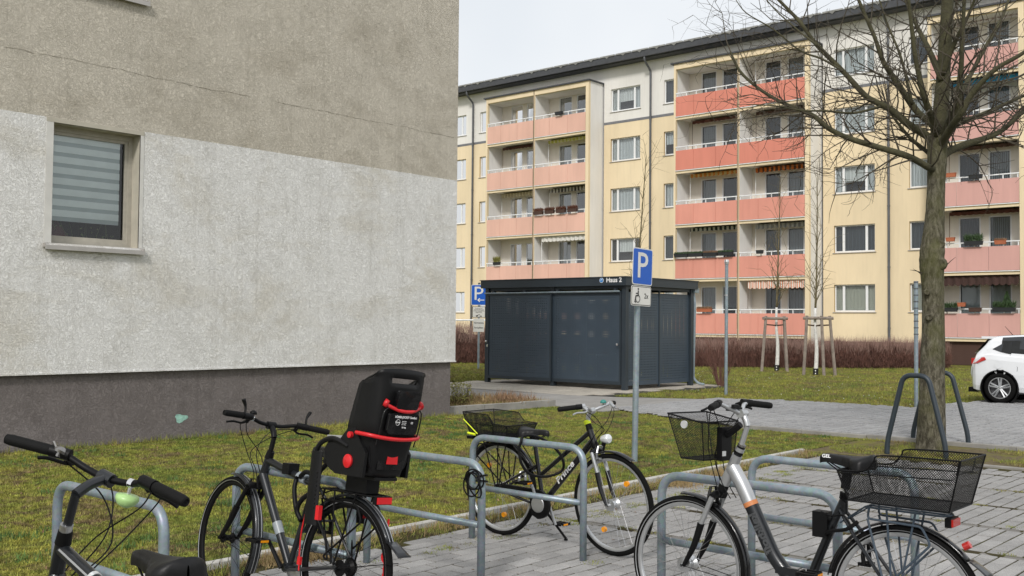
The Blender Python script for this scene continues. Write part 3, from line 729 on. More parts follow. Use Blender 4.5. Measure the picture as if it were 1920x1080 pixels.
for (l, r) in cols_big+cols_small:
    big = l-r > 1.5; Bm = WB if big else WS
    for k in range(5):
        root = inst('window', Bm['window'], block, (0, r-25, 2.30+ST*k), 0, None)
        if not big: root.scale = (1, (l-r)/1.0, 1)
        if k >= 4:
            root.data = root.data.copy(); root.data.materials[0] = MT['offwhite']
        inst('frame', Bm['frame'], root); inst('pane', Bm['pane'], root); inst('sill', Bm['sill'], root)
        ci_ += 1; wdt = 2.0 if big else 1.0
        mt = [curtA, curtB, curtA, curtB, curtD][(ci_*7) % 5]
        if k == 0 and l < 22: mt = curtC
        if k == 4: mt = curtD if not big else curtB
        if big and k not in (0,) and ci_ % 3 == 1:
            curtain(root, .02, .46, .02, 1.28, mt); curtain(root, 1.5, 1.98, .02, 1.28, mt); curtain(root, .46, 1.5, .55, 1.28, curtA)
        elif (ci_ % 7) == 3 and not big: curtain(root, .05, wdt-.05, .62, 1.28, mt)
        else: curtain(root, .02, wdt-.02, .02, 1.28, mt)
        mk = MB(); mk.box((.5, -.05, -.05), (.55, wdt+.05, 1.35)); mk.build('room', MT['dark_room'], root)  # dark sheet paints in the room's shade behind the window
# drainpipes
for yp in (44.95, 31.55, 18.4):
    m = BB(); m.tube(bentpath([(XW-.72, yp, 16.2), (XW-.72, yp, 16.0), (XW-.12, yp, 15.55), (XW-.12, yp, .1)], .12), .06, 8)
    for z_ in np.arange(1.5, 15, 2.83): m.cyl((XW-.12, yp, z_), (XW-.12, yp, z_+.08), .072, None, 8)
    m.build('downpipe', MT['pipe'], block, smooth=True)
# loggia stacks
aw = {(0,0,3): ('b', (.10, .045, .04), (.11, .05, .045)), (0,0,2): ('s', (.62, .56, .42), (.42, .36, .26)), (0,1,3): ('c', (.50, .49, .10), (.60, .58, .35)), (0,1,2): ('s', (.60, .59, .56), (.07, .06, .06)), (0,1,1): ('w', (.72, .70, .66), (.62, .60, .56)),
      (1,1,4): ('s', (.50, .46, .40), (.20, .16, .13)), (1,0,3): ('b', (.15, .06, .05), (.12, .045, .04)), (1,1,3): ('b', (.09, .05, .04), (.10, .06, .05)), (1,0,2): ('c', (.62, .22, .04), (.60, .45, .2)), (1,1,2): ('s', (.62, .17, .03), (.10, .04, .02)), (1,0,1): ('c', (.55, .55, .5), (.02, .03, .03)), (1,1,1): ('s', (.45, .46, .47), (.25, .26, .28)), (1,1,0): ('w2', (.66, .26, .15), (.70, .68, .62)),
      (2,0,4): ('s', (.60, .55, .54), (.38, .30, .29)), (2,0,3): ('b2', (.03, .22, .42), (.04, .30, .52)), (2,0,2): ('b', (.10, .06, .05), (.12, .07, .06)), (2,0,1): ('b', (.13, .045, .035), (.12, .05, .04)), (2,0,0): ('b3', (.05, .025, .02), (.06, .03, .025))}
matpan = [MT['pan_left'], MT['pan_mid'], MT['pan_right']]
for (gi, ci, k, cl, cr_, fl, dr, wn) in balc:
    L = cl-cr_; b0 = 25.0
    org = (XF, cr_, fl)
    bal = BB(); bal.box((XF+.03, cr_-.03, fl-.20), (XW-.002, cl+.03, fl-.02)); bo = bal.build('balcony', MT['cream'], block)
    m = BB(); m.box((XF-.02, cr_-.02, fl-.27), (XF+.028, cl+.02, fl-.14)); m.build('slab_edge', MT['yellow'], bo)
    m = BB(); m.box((XF-.075, cr_, fl-.14), (XF+.02, cl, fl-.105)); m.build('white_ledge', MT['railwhite'], bo)
    pz0 = fl-.09; pz1 = fl+.93; pw = [.30, .36, .34] if gi < 2 else [.30, .36, .34]
    y1 = cl
    pmz = matpan[gi]
    if gi == 1 and k <= 2: pmz = MT['pan_mid2']
    for f_ in pw:
        y0 = y1-L*f_
        m = BB(); m.box((XF-.06, y0+.008, pz0), (XF-.03, y1-.008, pz1)); m.build('parapet_panel', pmz, bo); y1 = y0
    m = BB()
    for y_ in np.linspace(cr_+.06, cl-.06, 7): m.box((XF-.028, y_-.02, fl-.02), (XF+.0, y_+.02, fl+1.10))
    m.box((XF-.045, cr_, fl+1.10), (XF+.005, cl, fl+1.145)); m.box((XF-.03, cr_, fl+.90), (XF-.01, cl, fl+.925)); m.build('railing', MT['railwhite'], bo)
    for hi, hh in enumerate((dr, wn)):
        f = BB(); a, b, c, d = hh; reveal(f, (a, b, c, d), PB, .15); dn = f.build('balcony_door' if hi == 0 else 'balcony_window', MT['cream'], bo)
        f = BB(); t_ = .06; f.box((XW+.02, a, c), (XW+.08, a+t_, d)); f.box((XW+.02, b-t_, c), (XW+.08, b, d)); f.box((XW+.02, a+t_, d-t_), (XW+.08, b-t_, d)); f.box((XW+.02, a+t_, c), (XW+.08, b-t_, c+t_)); f.v += []; f.build('frame', MT['frame_white'], bo)
        f = BB(); f.face([(XW+.05, a+t_, c+t_), (XW+.05, b-t_, c+t_), (XW+.05, b-t_, d-t_), (XW+.05, a+t_, d-t_)]); f.build('pane', MT['glass'], bo)
        cm_ = [curtD, curtE, curtD, curtE][(gi*5+ci*3+k*2+hi) % 4]  # darkened sheets make the door glass look unlit
        if (gi, k) == (2, 0): cm_ = mat_curtain('light roller blind', (.45, .50, .52), 50, 'Z') if hi == 0 else bpy.data.materials['light roller blind']
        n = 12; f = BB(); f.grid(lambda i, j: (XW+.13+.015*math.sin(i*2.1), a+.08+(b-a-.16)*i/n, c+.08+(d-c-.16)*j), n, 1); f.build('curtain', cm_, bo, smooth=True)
        f = BB(); f.box((XW+.4, a-.1, c-.1), (XW+.45, b+.1, d+.1)); f.build('room', MT['dark_room'], bo)  # dark backing sheet in place of the unlit flat
    # side pier between door and window is the wall; awning
    key = (gi, ci, k)
    if key in aw:
        ty, c1, c2 = aw[key]
        mt = mat_stripes('awning cloth', c1, c2, 1.3 if ty == 's' else (3.2 if ty[0] == 'w' else .6)) if ty != 'c' else mat_stripes('scalloped awning cloth', c1, c2, 1.2)
        zt = fl+ST-.32; dep = .12; drop = {'s': .20, 'b': .12, 'b2': .22, 'b3': .40, 'c': .15, 'w': .28, 'w2': .38}[ty]
        xa = {'s': XW-.55, 'b': XW-.5, 'b2': XF+.35, 'b3': XF+.12, 'c': XW-.7, 'w': XF+.15, 'w2': XF+.1}[ty]
        ya = cl-.42*L if ty in ('w',) else cl-.14*L; 
        if ty in ('w', 'w2', 'b2', 'b3'): ya = cl-.12*L
        yb = cr_+.08
        n = 48
        f = BB(); f.grid(lambda i, j: (xa-.02+(.03*math.sin(i*1.3)), ya+(yb-ya)*i/n, zt-drop*.5*j-(drop*.5*(.62+.38*abs(math.sin(i*PI/4))) if j == 2 else (0 if j < 2 else 0))+(drop*.5 if j == 2 else 0)), n, 2)
        f.grid(lambda i, j: (xa+j*(XW-.05-xa), ya+(yb-ya)*i/2, zt+.02+j*.12), 2, 1)
        f.tube([(xa, ya, zt+.02), (xa, yb, zt+.02)], .035, 6); f.build('awning', mt, bo)
        f = BB(); f.tube([(xa, ya, zt), (xa+.02, ya+.02, fl+1.1)], .016, 5); f.build('awning_post', MT['railwhite'] if ty in 'csw' else MT['pil_edge'], bo)
m = None
for gi, (gl, gr, gd) in enumerate(groups):
    ps = [(gl, 0, 1), (gr, 1, -1)]
    def piece(name, mat, a, b):
        m = BB(); m.box(a, b); return m.build(name, mat, block)
    zT = 15.0
    piece('pilaster', MT['yellow'], (XF-.05, gl+.004, .2), (XF+.12, gl+.12, 15.28)); piece('side_wall', MT['palewall'], (XF+.12, gl+.02, .2), (XW+.1, gl+.12, 15.28))
    piece('pilaster', MT['yellow'], (XF-.05, gr-.22, .2), (XF+.12, gr-.004, 15.28)); piece('side_wall', MT['palewall'], (XF+.12, gr-.22, .2), (XW+.1, gr-.02, 15.28))
    if gd:
        piece('divider_wall', MT['palewall'], (XF+.02, gd-.055, .9), (XW-.002, gd+.055, 15.0)); piece('divider_post', MT['yellow'], (XF-.05, gd-.05, .3), (XF+.02, gd+.05, 15.0)); piece('expansion_joint', MT['pil_edge'], (XF-.075, gd-.018, .3), (XF-.05, gd+.018, 15.3))
    piece('loggia_ceiling', MT['palewall'], (XF+.13, gr, 14.98), (XW-.002, gl, 15.28)); piece('loggia_fascia', MT['yellow'], (XF-.045, gr, 15.0), (XF+.12, gl, 15.28))
    piece('loggia_roof', MT['roofdark'], (XF-.14, gr-.30, 15.28), (XW+.1, gl+.28, 15.36))
    piece('loggia_base', MT['browndark'], (XF+.15, gr, .0), (XF+.25, gl, 1.05))
# ================================================================= BICYCLE SHED
shed = empty('bicycle_shed', (20.4, 16.6, 0)); tag(shed, 'dark anthracite bicycle shed with perforated sliding doors and flat roof', 'shed')
SI = Matrix.Translation((-20.4, -16.6, 0))
class SB(MB):
    def __init__(s): super().__init__(SI)
def perf(m, u0, u1, z0, z1, P, pitch=.064, hole=.018, edge=.07):
    nu = max(1, int((u1-u0-2*edge)/pitch)); nz = max(1, int((z1-z0-2*edge)/pitch))
    U0 = u0+((u1-u0)-nu*pitch)/2; Z0 = z0+((z1-z0)-nz*pitch)/2; U1 = U0+nu*pitch; Z1 = Z0+nz*pitch
    for q in ((u0, u1, z0, Z0), (u0, u1, Z1, z1), (u0, U0, Z0, Z1), (U1, u1, Z0, Z1)):
        m.face([P(q[0], q[2]), P(q[1], q[2]), P(q[1], q[3]), P(q[0], q[3])])
    idx = {}
    def vid(k, u, z):
        if k not in idx: idx[k] = m.pt(P(u, z))
        return idx[k]
    h = hole/2; p2 = pitch/2
    for i in range(nu):
        for j in range(nz):
            c = (U0+(i+.5)*pitch, Z0+(j+.5)*pitch)
            o = [vid((i, j), c[0]-p2, c[1]-p2), vid((i+1, j), c[0]+p2, c[1]-p2), vid((i+1, j+1), c[0]+p2, c[1]+p2), vid((i, j+1), c[0]-p2, c[1]+p2)]
            n = [m.pt(P(c[0]+a, c[1]+b)) for a, b in ((-h, -h), (h, -h), (h, h), (-h, h))]
            for k in range(4): m.f.append([o[k], o[(k+1) % 4], n[(k+1) % 4], n[k]])
X0, X1, Y0, Y1, ZR = 20.64, 23.62, 14.48, 18.98, 2.55
RX0, RX1, RY0, RY1 = X0-.16, X1+.16, Y0-.14, Y1+.14
m = SB(); m.box((RX0, RY0, ZR), (RX1, RY1, ZR+.20)); m.box((RX0-.02, RY0-.02, ZR+.20), (RX1+.02, RY1+.02, ZR+.22)); m.build('roof', MT['anth'], shed)
for (xa_, ya_, xb_, yb_) in ((X0-.02, Y0+.06, X0+.06, Y1-.06), (X1-.04, Y0+.06, X1+.04, Y1-.06), (X0+.06, Y0-.03, X1-.06, Y0+.03), (X0+.06, Y1-.03, X1-.06, Y1+.03)):
    m = SB(); m.box((xa_, ya_, 2.47), (xb_, yb_, ZR)); m.build('top_beam', MT['anth'], shed)
for (a, b) in ((X0, Y0), (X0, Y1), (X1, Y0), (X1, Y1), (X0+.02, 16.72)):
    m = SB(); m.box((a-.06, b-.06, 0), (a+.06, b+.06, ZR)); m.build('post', MT['anth'], shed)
for (ya, yb, xo) in ((14.56, 16.74, -.045), (16.70, 18.92, -.085)):
    m = SB(); perf(m, ya+.05, yb-.05, .22, 2.37, lambda u, z, x=X0+xo: (x, u, z)); d = m.build('sliding_door', MT['anth2'], shed)
    m = SB(); x = X0+xo
    m.box((x-.02, ya, .14), (x+.02, ya+.05, 2.42)); m.box((x-.02, yb-.05, .14), (x+.02, yb, 2.42)); m.box((x-.02, ya+.05, .14), (x+.02, yb-.05, .22)); m.box((x-.02, ya+.05, 2.35), (x+.02, yb-.05, 2.42)); m.box((x+.004, (ya+yb)/2-.03, .22), (x+.03, (ya+yb)/2+.03, 2.35)); m.build('door_frame', MT['anth'], d)
    m = SB(); yk = ya+.06 if ya < 15 else yb-.03
    m.cyl((x-.02, yk, 1.12), (x-.07, yk, 1.12), .012, None, 8); m.lathe((x-.07, yk, 1.12), (-1, 0, 0), [(.012, 0), (.03, .01), (.03, .025), (.0, .035)], 10)
    if ya > 15: m.box((x-.05, yk-.02, .98), (x-.02, yk+.02, 1.04))
    m.build('door_knob', MT['chrome'], d)
m = SB(); m.tube([(X0-.13, 14.56, 2.41), (X0-.13, 19.0, 2.41)], .022, 8); m.build('door_rail', MT['galv'], shed, smooth=True)
for yy2 in (14.7, 16.5, 17.6, 18.7):
    m = SB(); m.box((X0-.125, yy2-.03, 2.38), (X0-.02, yy2+.03, 2.48)); m.build('rail_bracket', MT['anth'], shed)
def sidepanels(xa, xb, yf, n):
    for i in range(n):
        a = xa+(xb-xa)*i/n+.02; b = xa+(xb-xa)*(i+1)/n-.02
        m = SB(); perf(m, a, b, .12, 2.40, lambda u, z: (u, yf, z)); m.build('side_panel', MT['anth2'], shed)
        m = SB(); m.box((b, yf-.02, .05), (b+.04, yf+.02, 2.47)); m.build('panel_post', MT['anth'], shed)
sidepanels(X0+.06, X1-.06, Y0, 2); sidepanels(X0+.06, X1-.06, Y1, 2)
for i in range(2):
    a = Y0+.06+(Y1-Y0-.12)*i/2+.02; b = Y0+.06+(Y1-Y0-.12)*(i+1)/2-.02
    m = SB(); perf(m, a, b, .12, 2.40, lambda u, z: (X1, u, z)); m.build('rear_panel', MT['anth2'], shed)
m = SB(); m.tube(bentpath([(23.78, 14.5, 2.6), (23.78, 14.44, 2.2), (23.78, 14.48, .2), (23.82, 14.34, .06), (23.87, 14.2, .05)], .08), .035, 8); m.box((23.66, 14.36, 2.46), (23.86, 14.50, 2.58)); m.build('downpipe', MT['galv'], shed, smooth=True)
for k in range(3):
    m = SB(); yc = 15.2+k*1.3; m.tube(bentpath([(22.2, yc, 0), (22.2, yc, .8), (23.2, yc, .8), (23.2, yc, 0)], .1), .024, 6); m.build('inner_hoop', MT['galv'], shed)
T = lambda x, y, z: SI @ plane_m((x, y, z), (0, -1, 0), (0, 0, 1))
text('Haus 2', .165, MT['white'], shed, T(RX0-.004, 14.70, 2.682), 'lettering', 1.0, .001, .004)
LX = RX0-.003; LY = 15.07
m = SB(); m.lathe((LX, LY, 2.682), (-1, 0, 0), [(.062, 0), (.062, .004), (0, .004)], 20); lg = m.build('house_logo', MT['white'], shed)
m = SB(); m.lathe((LX-.005, LY, 2.682), (-1, 0, 0), [(.052, 0), (.052, .003), (0, .003)], 20); m.build('logo_disc', simple('logo blue', (.03, .22, .55), .5), lg)
m = SB(); m.face([(LX-.01, LY+.035, 2.682), (LX-.01, LY, 2.714), (LX-.01, LY-.035, 2.682), (LX-.01, LY-.02, 2.682), (LX-.01, LY, 2.697), (LX-.01, LY+.02, 2.682)]); m.build('logo_roof', MT['white'], lg)

# ================================================================= SIGNS AND POLES
def rrect(m, P, w_, h_, rad, d0, d1, n=4):
    pts = []
    for cx, cy, a0 in ((w_/2-rad, h_/2-rad, 0), (-w_/2+rad, h_/2-rad, 90), (-w_/2+rad, -h_/2+rad, 180), (w_/2-rad, -h_/2+rad, 270)):
        for k in range(n+1): a = R(a0+90*k/n); pts.append((cx+rad*math.cos(a), cy+rad*math.sin(a)))
    lo = [m.pt(P @ Vector((x, y, d0))) for x, y in pts]; hi = [m.pt(P @ Vector((x, y, d1))) for x, y in pts]
    for k in range(len(pts)): q = (k+1) % len(pts); m.f.append([lo[k], lo[q], hi[q], hi[k]])
    m.f.append(hi); m.f.append(lo[::-1])
sign = empty('parking_sign', (10.12, 6.955, 0)); tag(sign, 'blue parking sign with wheelchair 2x plate on grey post in the lawn', 'sign')
sign.rotation_euler = (R(.6), R(.4), 0)
m = MB(); m.cyl((0, 0, -.1), (0, 0, 2.46), .036, None, 16); m.build('post', MT['galv'], sign, smooth=True)
m = MB(); m.lathe((0, 0, 2.46), (0, 0, 1), [(.038, 0), (.038, .02), (0, .025)], 14); m.build('post_cap', MT['black'], sign)
Mp = plane_m((0.02, -.05, 2.285), (1, 0, 0), (0, 0, 1)) @ Matrix.Rotation(R(-1.2), 4, 'Z')
m = MB(); rrect(m, Mp, .41, .435, .03, 0, .004); pl_ = m.build('parking_plate', MT['signwhite'], sign)
m = MB(); rrect(m, Mp, .385, .41, .025, .004, .006); m.build('blue_field', MT['blue'], pl_)
text('P', .43, MT['signwhite'], pl_, Mp @ Matrix.Translation((-.01, .0, .007)), 'lettering', 1.1, .0008, .002)
Mw = plane_m((0.0, -.05, 1.94), (1, 0, 0), (0, 0, 1)) @ Matrix.Rotation(R(-1.2), 4, 'Z')
m = MB(); rrect(m, Mw, .41, .235, .03, 0, .004); pw_ = m.build('supplementary_plate', MT['signwhite'], sign)
m = MB(); rrect(m, Mw, .395, .22, .025, .004, .0055); m.build('black_border', MT['signblack'], pw_)
m = MB(); rrect(m, Mw, .38, .205, .02, .0055, .007); m.build('white_field', MT['signwhite'], pw_)
m = MB(Mw @ Matrix.Translation((-.085, 0, .008)))   # wheelchair user
m.tube([(.0, .078, 0), (.0, .0779, 0)], .001, 3)
m.lathe((.015, .078, 0), (0, 0, 1), [(.013, 0), (.013, .001), (0, .001)], 12)
m.tube([(.015, .06, 0), (.015, .0, 0), (-.03, .0, 0), (-.05, -.075, 0), (-.03, -.075, 0)], .009, 4); m.tube([(.015, .03, 0), (-.03, .025, 0)], .006, 4); m.ring((.012, -.035, 0), (0, 0, 1), .042, .005, 20, 4)
m.build('wheelchair_symbol', MT['signblack'], pw_)
text('2x', .085, MT['signblack'], pw_, Mw @ Matrix.Translation((.10, 0, .008)), 'lettering', 1.0, .0006, .001)
for z_ in (2.42, 2.15, 1.94):
    m = MB(); m.lathe((0, 0, z_), (0, 0, 1), [(.042, -.012), (.042, .012), (.036, .012), (.036, -.012)], 14, True); m.box((-.03, -.05, z_-.012), (.03, -.034, z_+.012)); m.build('clamp', MT['alu'], sign)

s2 = empty('parking_sign', (26.57, 24.88, 0)); tag(s2, 'small blue P sign with arrow and two white text plates, left of the shed', 'sign')
m = MB(); m.cyl((0, 0, -.1), (0, 0, 3.0), .038, None, 12); m.build('post', MT['galv'], s2, smooth=True)
m = MB(); m.cyl((0, 0, 3.0), (0, 0, 3.03), .045, None, 12); m.build('post_cap', MT['black'], s2)
rt = Vector((math.sin(YAW-.05), -math.cos(YAW-.05), 0)); nb = rt.cross(Vector((0, 0, 1)))
def M2(z, x=0): p = nb*.05+rt*x; return plane_m((p.x, p.y, z), rt, (0, 0, 1))
m = MB(); rrect(m, M2(2.60), .54, .72, .04, 0, .004); q1 = m.build('parking_plate', MT['signwhite'], s2)
m = MB(); rrect(m, M2(2.60), .51, .69, .035, .004, .007); m.build('blue_field', MT['blue'], q1)
text('P', .68, MT['signwhite'], q1, M2(2.63, -.02) @ Matrix.Translation((0, 0, .009)), 'lettering', 1.05, .001, 0)
m = MB(M2(2.42, .06) @ Matrix.Translation((0, 0, .013))); m.box((-.08, -.014, 0), (.13, .014, .002)); m.face([(-.12, 0, .003), (-.04, .07, .003), (-.015, .05, .003), (-.07, 0, .003), (-.015, -.05, .003), (-.04, -.07, .003)]); m.build('arrow', MT['white'], q1)
m = MB(); rrect(m, M2(2.0), .46, .39, .03, 0, .004); q2 = m.build('tow_away_plate', MT['signblack'], s2)
m = MB(); rrect(m, M2(2.0), .43, .36, .02, .004, .006); m.build('white_field', MT['signwhite'], q2)
for k, s_ in enumerate(('Widerrechtlich', 'parkende Fahrzeuge', 'werden kostenpflichtig', 'abgeschleppt')): text(s_, .05, MT['signblack'], q2, M2(2.13-.045*k) @ Matrix.Translation((0, 0, .008)), 'lettering', .85, .0005, 0)
m = MB(M2(1.88) @ Matrix.Translation((0, 0, .01))); m.box((-.10, -.03, 0), (-.02, .005, .002)); m.tube([(-.05, 0, 0), (.01, .04, 0), (.05, .02, 0)], .006, 4); m.box((.03, -.035, 0), (.11, -.01, .002)); m.ring((-.08, -.035, 0), (0, 0, 1), .01, .004, 10, 4); m.build('tow_truck_symbol', MT['signblack'], q2)
m = MB(); rrect(m, M2(1.54), .38, .47, .01, 0, .004); q3 = m.build('tenant_plate', MT['signwhite'], s2)
text('Vermietete', .085, MT['signblack'], q3, M2(1.62) @ Matrix.Translation((0, 0, .006)), 'lettering', .9, .0006, .001); text('Parkplätze', .085, MT['signblack'], q3, M2(1.45) @ Matrix.Translation((0, 0, .006)), 'lettering', .9, .0006, .001)

p3 = empty('grey_pole', (21.19, 12.04, 0)); tag(p3, 'bare galvanised sign pole standing in the grass right of the shed', 'pole')
m = MB(); m.cyl((0, 0, -.1), (.012, -.01, 3.04), .038, None, 14); m.build('post', MT['galv'], p3, smooth=True)
m = MB(); m.lathe((.012, -.01, 3.02), (0, 0, 1), [(.05, 0), (.055, .05), (.05, .10), (0, .11)], 12); m.build('post_cap', MT['alu'], p3)
m = MB(); m.lathe((0, 0, 2.3), (0, 0, 1), [(.044, -.015), (.044, .015)], 12); m.build('clamp', MT['alu'], p3)
p4 = empty('grey_pole', (20.80, 7.56, 0)); tag(p4, 'grey pole with dark clamp rings directly behind the big tree trunk', 'pole')
m = MB(); m.cyl((0, 0, -.1), (.02, 0, 2.52), .040, None, 14); m.build('post', MT['galv'], p4, smooth=True)
for k in range(9):
    m = MB(); z_ = 2.5-.13*k; m.lathe((.018, 0, z_), (0, 0, 1), [(.047, -.012), (.047, .012), (.04, .012)], 12); m.build('clamp_ring', MT['pipe'], p4)
rl = empty('handrail', (27.2, 27.5, 0)); tag(rl, 'thin white rail above the brown hedge left of the small parking sign', 'railing')
m = MB(); m.tube([(-1.5, 2.2, 1.72), (4.5, -5.6, 1.72)], .035, 6); m.build('rail', MT['railwhite'], rl)
for k in (0, 3, 6):
    m = MB(); a = k/6; m.cyl((-1.5+6*a, 2.2-7.8*a, 0), (-1.5+6*a, 2.2-7.8*a, 1.72), .025, None, 6); m.build('rail_post', MT['railwhite'], rl)

# ================================================================= BIKE HOOPS
def hoop_mesh(wl):
    A = MB(); A.tube(bentpath([(0, 0, -.05), (0, 0, .755), (0, wl, .755), (0, wl, -.05)], .13, 9), .0245, 14)
    a = A.build('tube_frame', MT['galv'], None, smooth='all'); A = MB(); A.cyl((0, .022, .385), (0, wl-.022, .385), .021, None, 12); b = A.build('cross_bar', MT['galv'], None, smooth='all')
    r = (a.data, b.data); bpy.data.objects.remove(a); bpy.data.objects.remove(b); return r
hm = hoop_mesh(1.04)
HL = [(2.5, 4.27, 'grey steel bicycle hoop furthest left behind the green bell handlebar'), (3.53, 4.20, 'grey steel bicycle hoop beside the bike with the child seat'), (4.60, 4.27, 'grey steel bicycle hoop with a coiled black cable lock on its corner'),
      (5.65, 4.30, 'grey steel bicycle hoop in front of the black bike with mesh rear basket'), (5.00, 2.21, 'grey steel bicycle hoop right behind the silver step-through bike'), (6.05, 2.21, 'grey steel bicycle hoop furthest right, seen through the big mesh basket')]
for (x, y, lb) in HL:
    e = empty('bicycle_hoop', (x, y, 0), 0, lb, 'bike rack', 'galvanised bicycle hoops on the paving')
    inst('tube_frame', hm[0], e); inst('cross_bar', hm[1], e)

# ================================================================= TREES
def W(px, py, dz=0.0, gx=13.75, gy=4.8):   # world point on the upright plane through the trunk, moved dz metres deeper
    d = Vector((gx, gy, 0)).dot(_f0)+dz; r = _f+_r*((px-960)/F_PX)+_u*(-(py-540)/F_PX); t = d/r.dot(_f0)
    return Vector((0, 0, EYE))+r*t
tree = empty('tree', (13.75, 4.8, 0)); tag(tree, 'big bare tree with mossy trunk and spreading branches on the right', 'tree')
TI = Matrix.Translation((-13.75, -4.8, 0))
def trunkmesh(name, pts, rs, mat, parent, n=14, k=5, rough=.0, xf=TI):
    P = smoothpts(pts, k); rr = []
    for i in range(len(rs)-1):
        for j in range(k): rr.append(rs[i]+(rs[i+1]-rs[i])*j/k)
    rr.append(rs[-1])
    rr = [r*(1+rough*mnoise.noise(Vector((i*.5, rs[0]*50, 0)))) for i, r in enumerate(rr)]
    m = MB(xf); m.tube(P, rr, n)
    if rough:
        for i, v in enumerate(m.v):
            s = 1+rough*.6*mnoise.noise(Vector((v[0]*5, v[1]*5, v[2]*2.2))); c = P[min(i//n, len(P)-1)]+Vector((-13.75, -4.8, 0)) if xf is TI else P[min(i//n, len(P)-1)]
            m.v[i] = (c[0]+(v[0]-c[0])*s, c[1]+(v[1]-c[1])*s, v[2])
    return m.build(name, mat, parent, smooth='all'), P, rr
tr, TP, TR_ = trunkmesh('trunk', [W(1746, 862), W(1746, 840), W(1747, 780), W(1748, 700), W(1750, 620), W(1749, 540), W(1747, 500), W(1748, 470), W(1752, 420), W(1755, 360), W(1757, 300), W(1758, 255)],
    [.24, .192, .168, .154, .140, .136, .152, .155, .124, .112, .120, .135], MT['bark'], tree, 20, 7, .05)
for (px_, py_, rr_) in ((1762, 458, .045), (1763, 495, .06), (1742, 595, .035), (1738, 548, .03)):
    p = W(px_, py_, -.135); m = MB(TI); d_ = (Vector((0, 0, EYE))-p).normalized()
    m.lathe(p, d_, [(rr_*1.5, -.07), (rr_*1.3, -.01), (rr_, .012), (rr_*.75, .004), (0, -.004)], 14); m.build('knot', MT['bark'], tree, smooth='all')
limbs = [
 ([(1752, 318), (1739, 313), (1702, 293), (1639, 274), (1591, 259), (1554, 241), (1528, 219), (1503, 207), (1462, 190), (1420, 164), (1387, 133), (1370, 98)], .062, -.5, .5),
 ([(1752, 300), (1741, 287), (1710, 262), (1693, 243), (1672, 215), (1660, 190)], .045, .2, .7),
 ([(1755, 290), (1747, 262), (1702, 232), (1673, 207), (1640, 190), (1621, 178), (1580, 133), (1532, 85), (1502, 44), (1480, 20), (1440, -20)], .075, -.1, 1.0),
 ([(1756, 270), (1752, 238), (1721, 211), (1687, 163), (1668, 135), (1654, 111), (1639, 67), (1610, 0), (1600, -40)], .072, .4, .9),
 ([(1757, 262), (1750, 230), (1732, 178), (1717, 111), (1706, 22), (1700, -40)], .065, -.4, -.8),
 ([(1757, 270), (1762, 220), (1767, 165), (1770, 111), (1774, 50), (1778, -40)], .105, 0, 0.2),
 ([(1760, 275), (1775, 238), (1795, 200), (1800, 150), (1803, 111), (1806, 40), (1810, -40)], .075, -.2, -.7),
 ([(1760, 280), (1778, 248), (1800, 215), (1821, 178), (1845, 150), (1872, 126), (1925, 95), (1990, 40)], .070, -.4, -1.2),
 ([(1760, 285), (1785, 240), (1813, 226), (1850, 211), (1885, 195), (1925, 177), (1990, 150)], .062, .4, 1.0),
 ([(1760, 305), (1776, 286), (1813, 270), (1850, 258), (1878, 245), (1906, 221), (1925, 205), (1980, 180)], .075, .2, .6),
 ([(1758, 265), (1790, 200), (1820, 140), (1852, 80), (1880, 30), (1900, -30)], .055, .5, 1.5),
 ([(1766, 150), (1740, 90), (1715, 40), (1690, -20)], .06, .2, .8),
 ([(1766, 140), (1790, 80), (1815, 30), (1835, -20)], .05, .1, -.5),
 ([(1710, 195), (1690, 110), (1662, 40), (1640, -30)], .03, .3, .9),
 ([(1650, 200), (1600, 212), (1550, 208), (1503, 207), (1450, 198), (1400, 196)], .024, -.1, -.6),
 ([(1580, 133), (1540, 110), (1500, 95), (1450, 55), (1400, 25), (1380, 0)], .022, .3, .8),
 ([(1532, 85), (1500, 60), (1455, 20), (1430, -10)], .02, .4, .6)]
tw = MB(TI); tw2 = MB(TI)
random.seed(21)
def twig(mb, p, d, L, r, lvl):
    n = 4; pts = [p]; c = p.copy(); dd = d.normalized()
    for i in range(n):
        dd = (dd+Vector((random.gauss(0, .16), random.gauss(0, .16), random.gauss(.03, .14)))).normalized(); c = c+dd*(L/n); pts.append(c.copy())
        if lvl > 0 and i > 0:
            for _ in range(random.choice((0, 1, 1, 1))):
                ax = Vector((random.gauss(0, 1), random.gauss(0, 1), random.gauss(0, 1))); sd = dd.cross(ax).normalized()
                twig(mb, c, dd*.55+sd*.85, L*random.uniform(.35, .62), r*.6, lvl-1)
    mb.tube(pts, [r, r*.85, r*.7, r*.5, r*.3], 3 if r < .008 else 5, cap=False)
for (px, r0, dz0, dz1) in limbs:
    n = len(px); pts = [W(a, b, dz0*min(1, i/2)+(dz1-dz0)*max(0, i/(n-1))) for i, (a, b) in enumerate(px)]
    rs = [r0*.76*(1-.66*i/(n-1)) for i in range(n)]
    if r0 > .09: rs = [r0*(1-.25*i/(n-1)) for i in range(n)]
    o, P, rr = trunkmesh('branch', pts, rs, MT['mossbranch'], tree, 9, 4, .1)
    L = 0
    for i in range(3, len(P)-1):
        seg = P[i+1]-P[i]
        for _ in range(2 if rr[i] < .06 else 1):
            if random.random() < .40:
                ax = Vector((random.gauss(0, 1), random.gauss(0, 1), random.gauss(0, .6))); sd = seg.normalized().cross(ax).normalized()
                twig(tw, P[i], seg.normalized()*.7+sd*.8+Vector((0, 0, .05)), random.uniform(.35, 1.15), min(.012, rr[i]*.4), random.choice((1, 2)))
    twig(tw, P[-1], (P[-1]-P[-2]), .8, rr[-1]*.6, 2)
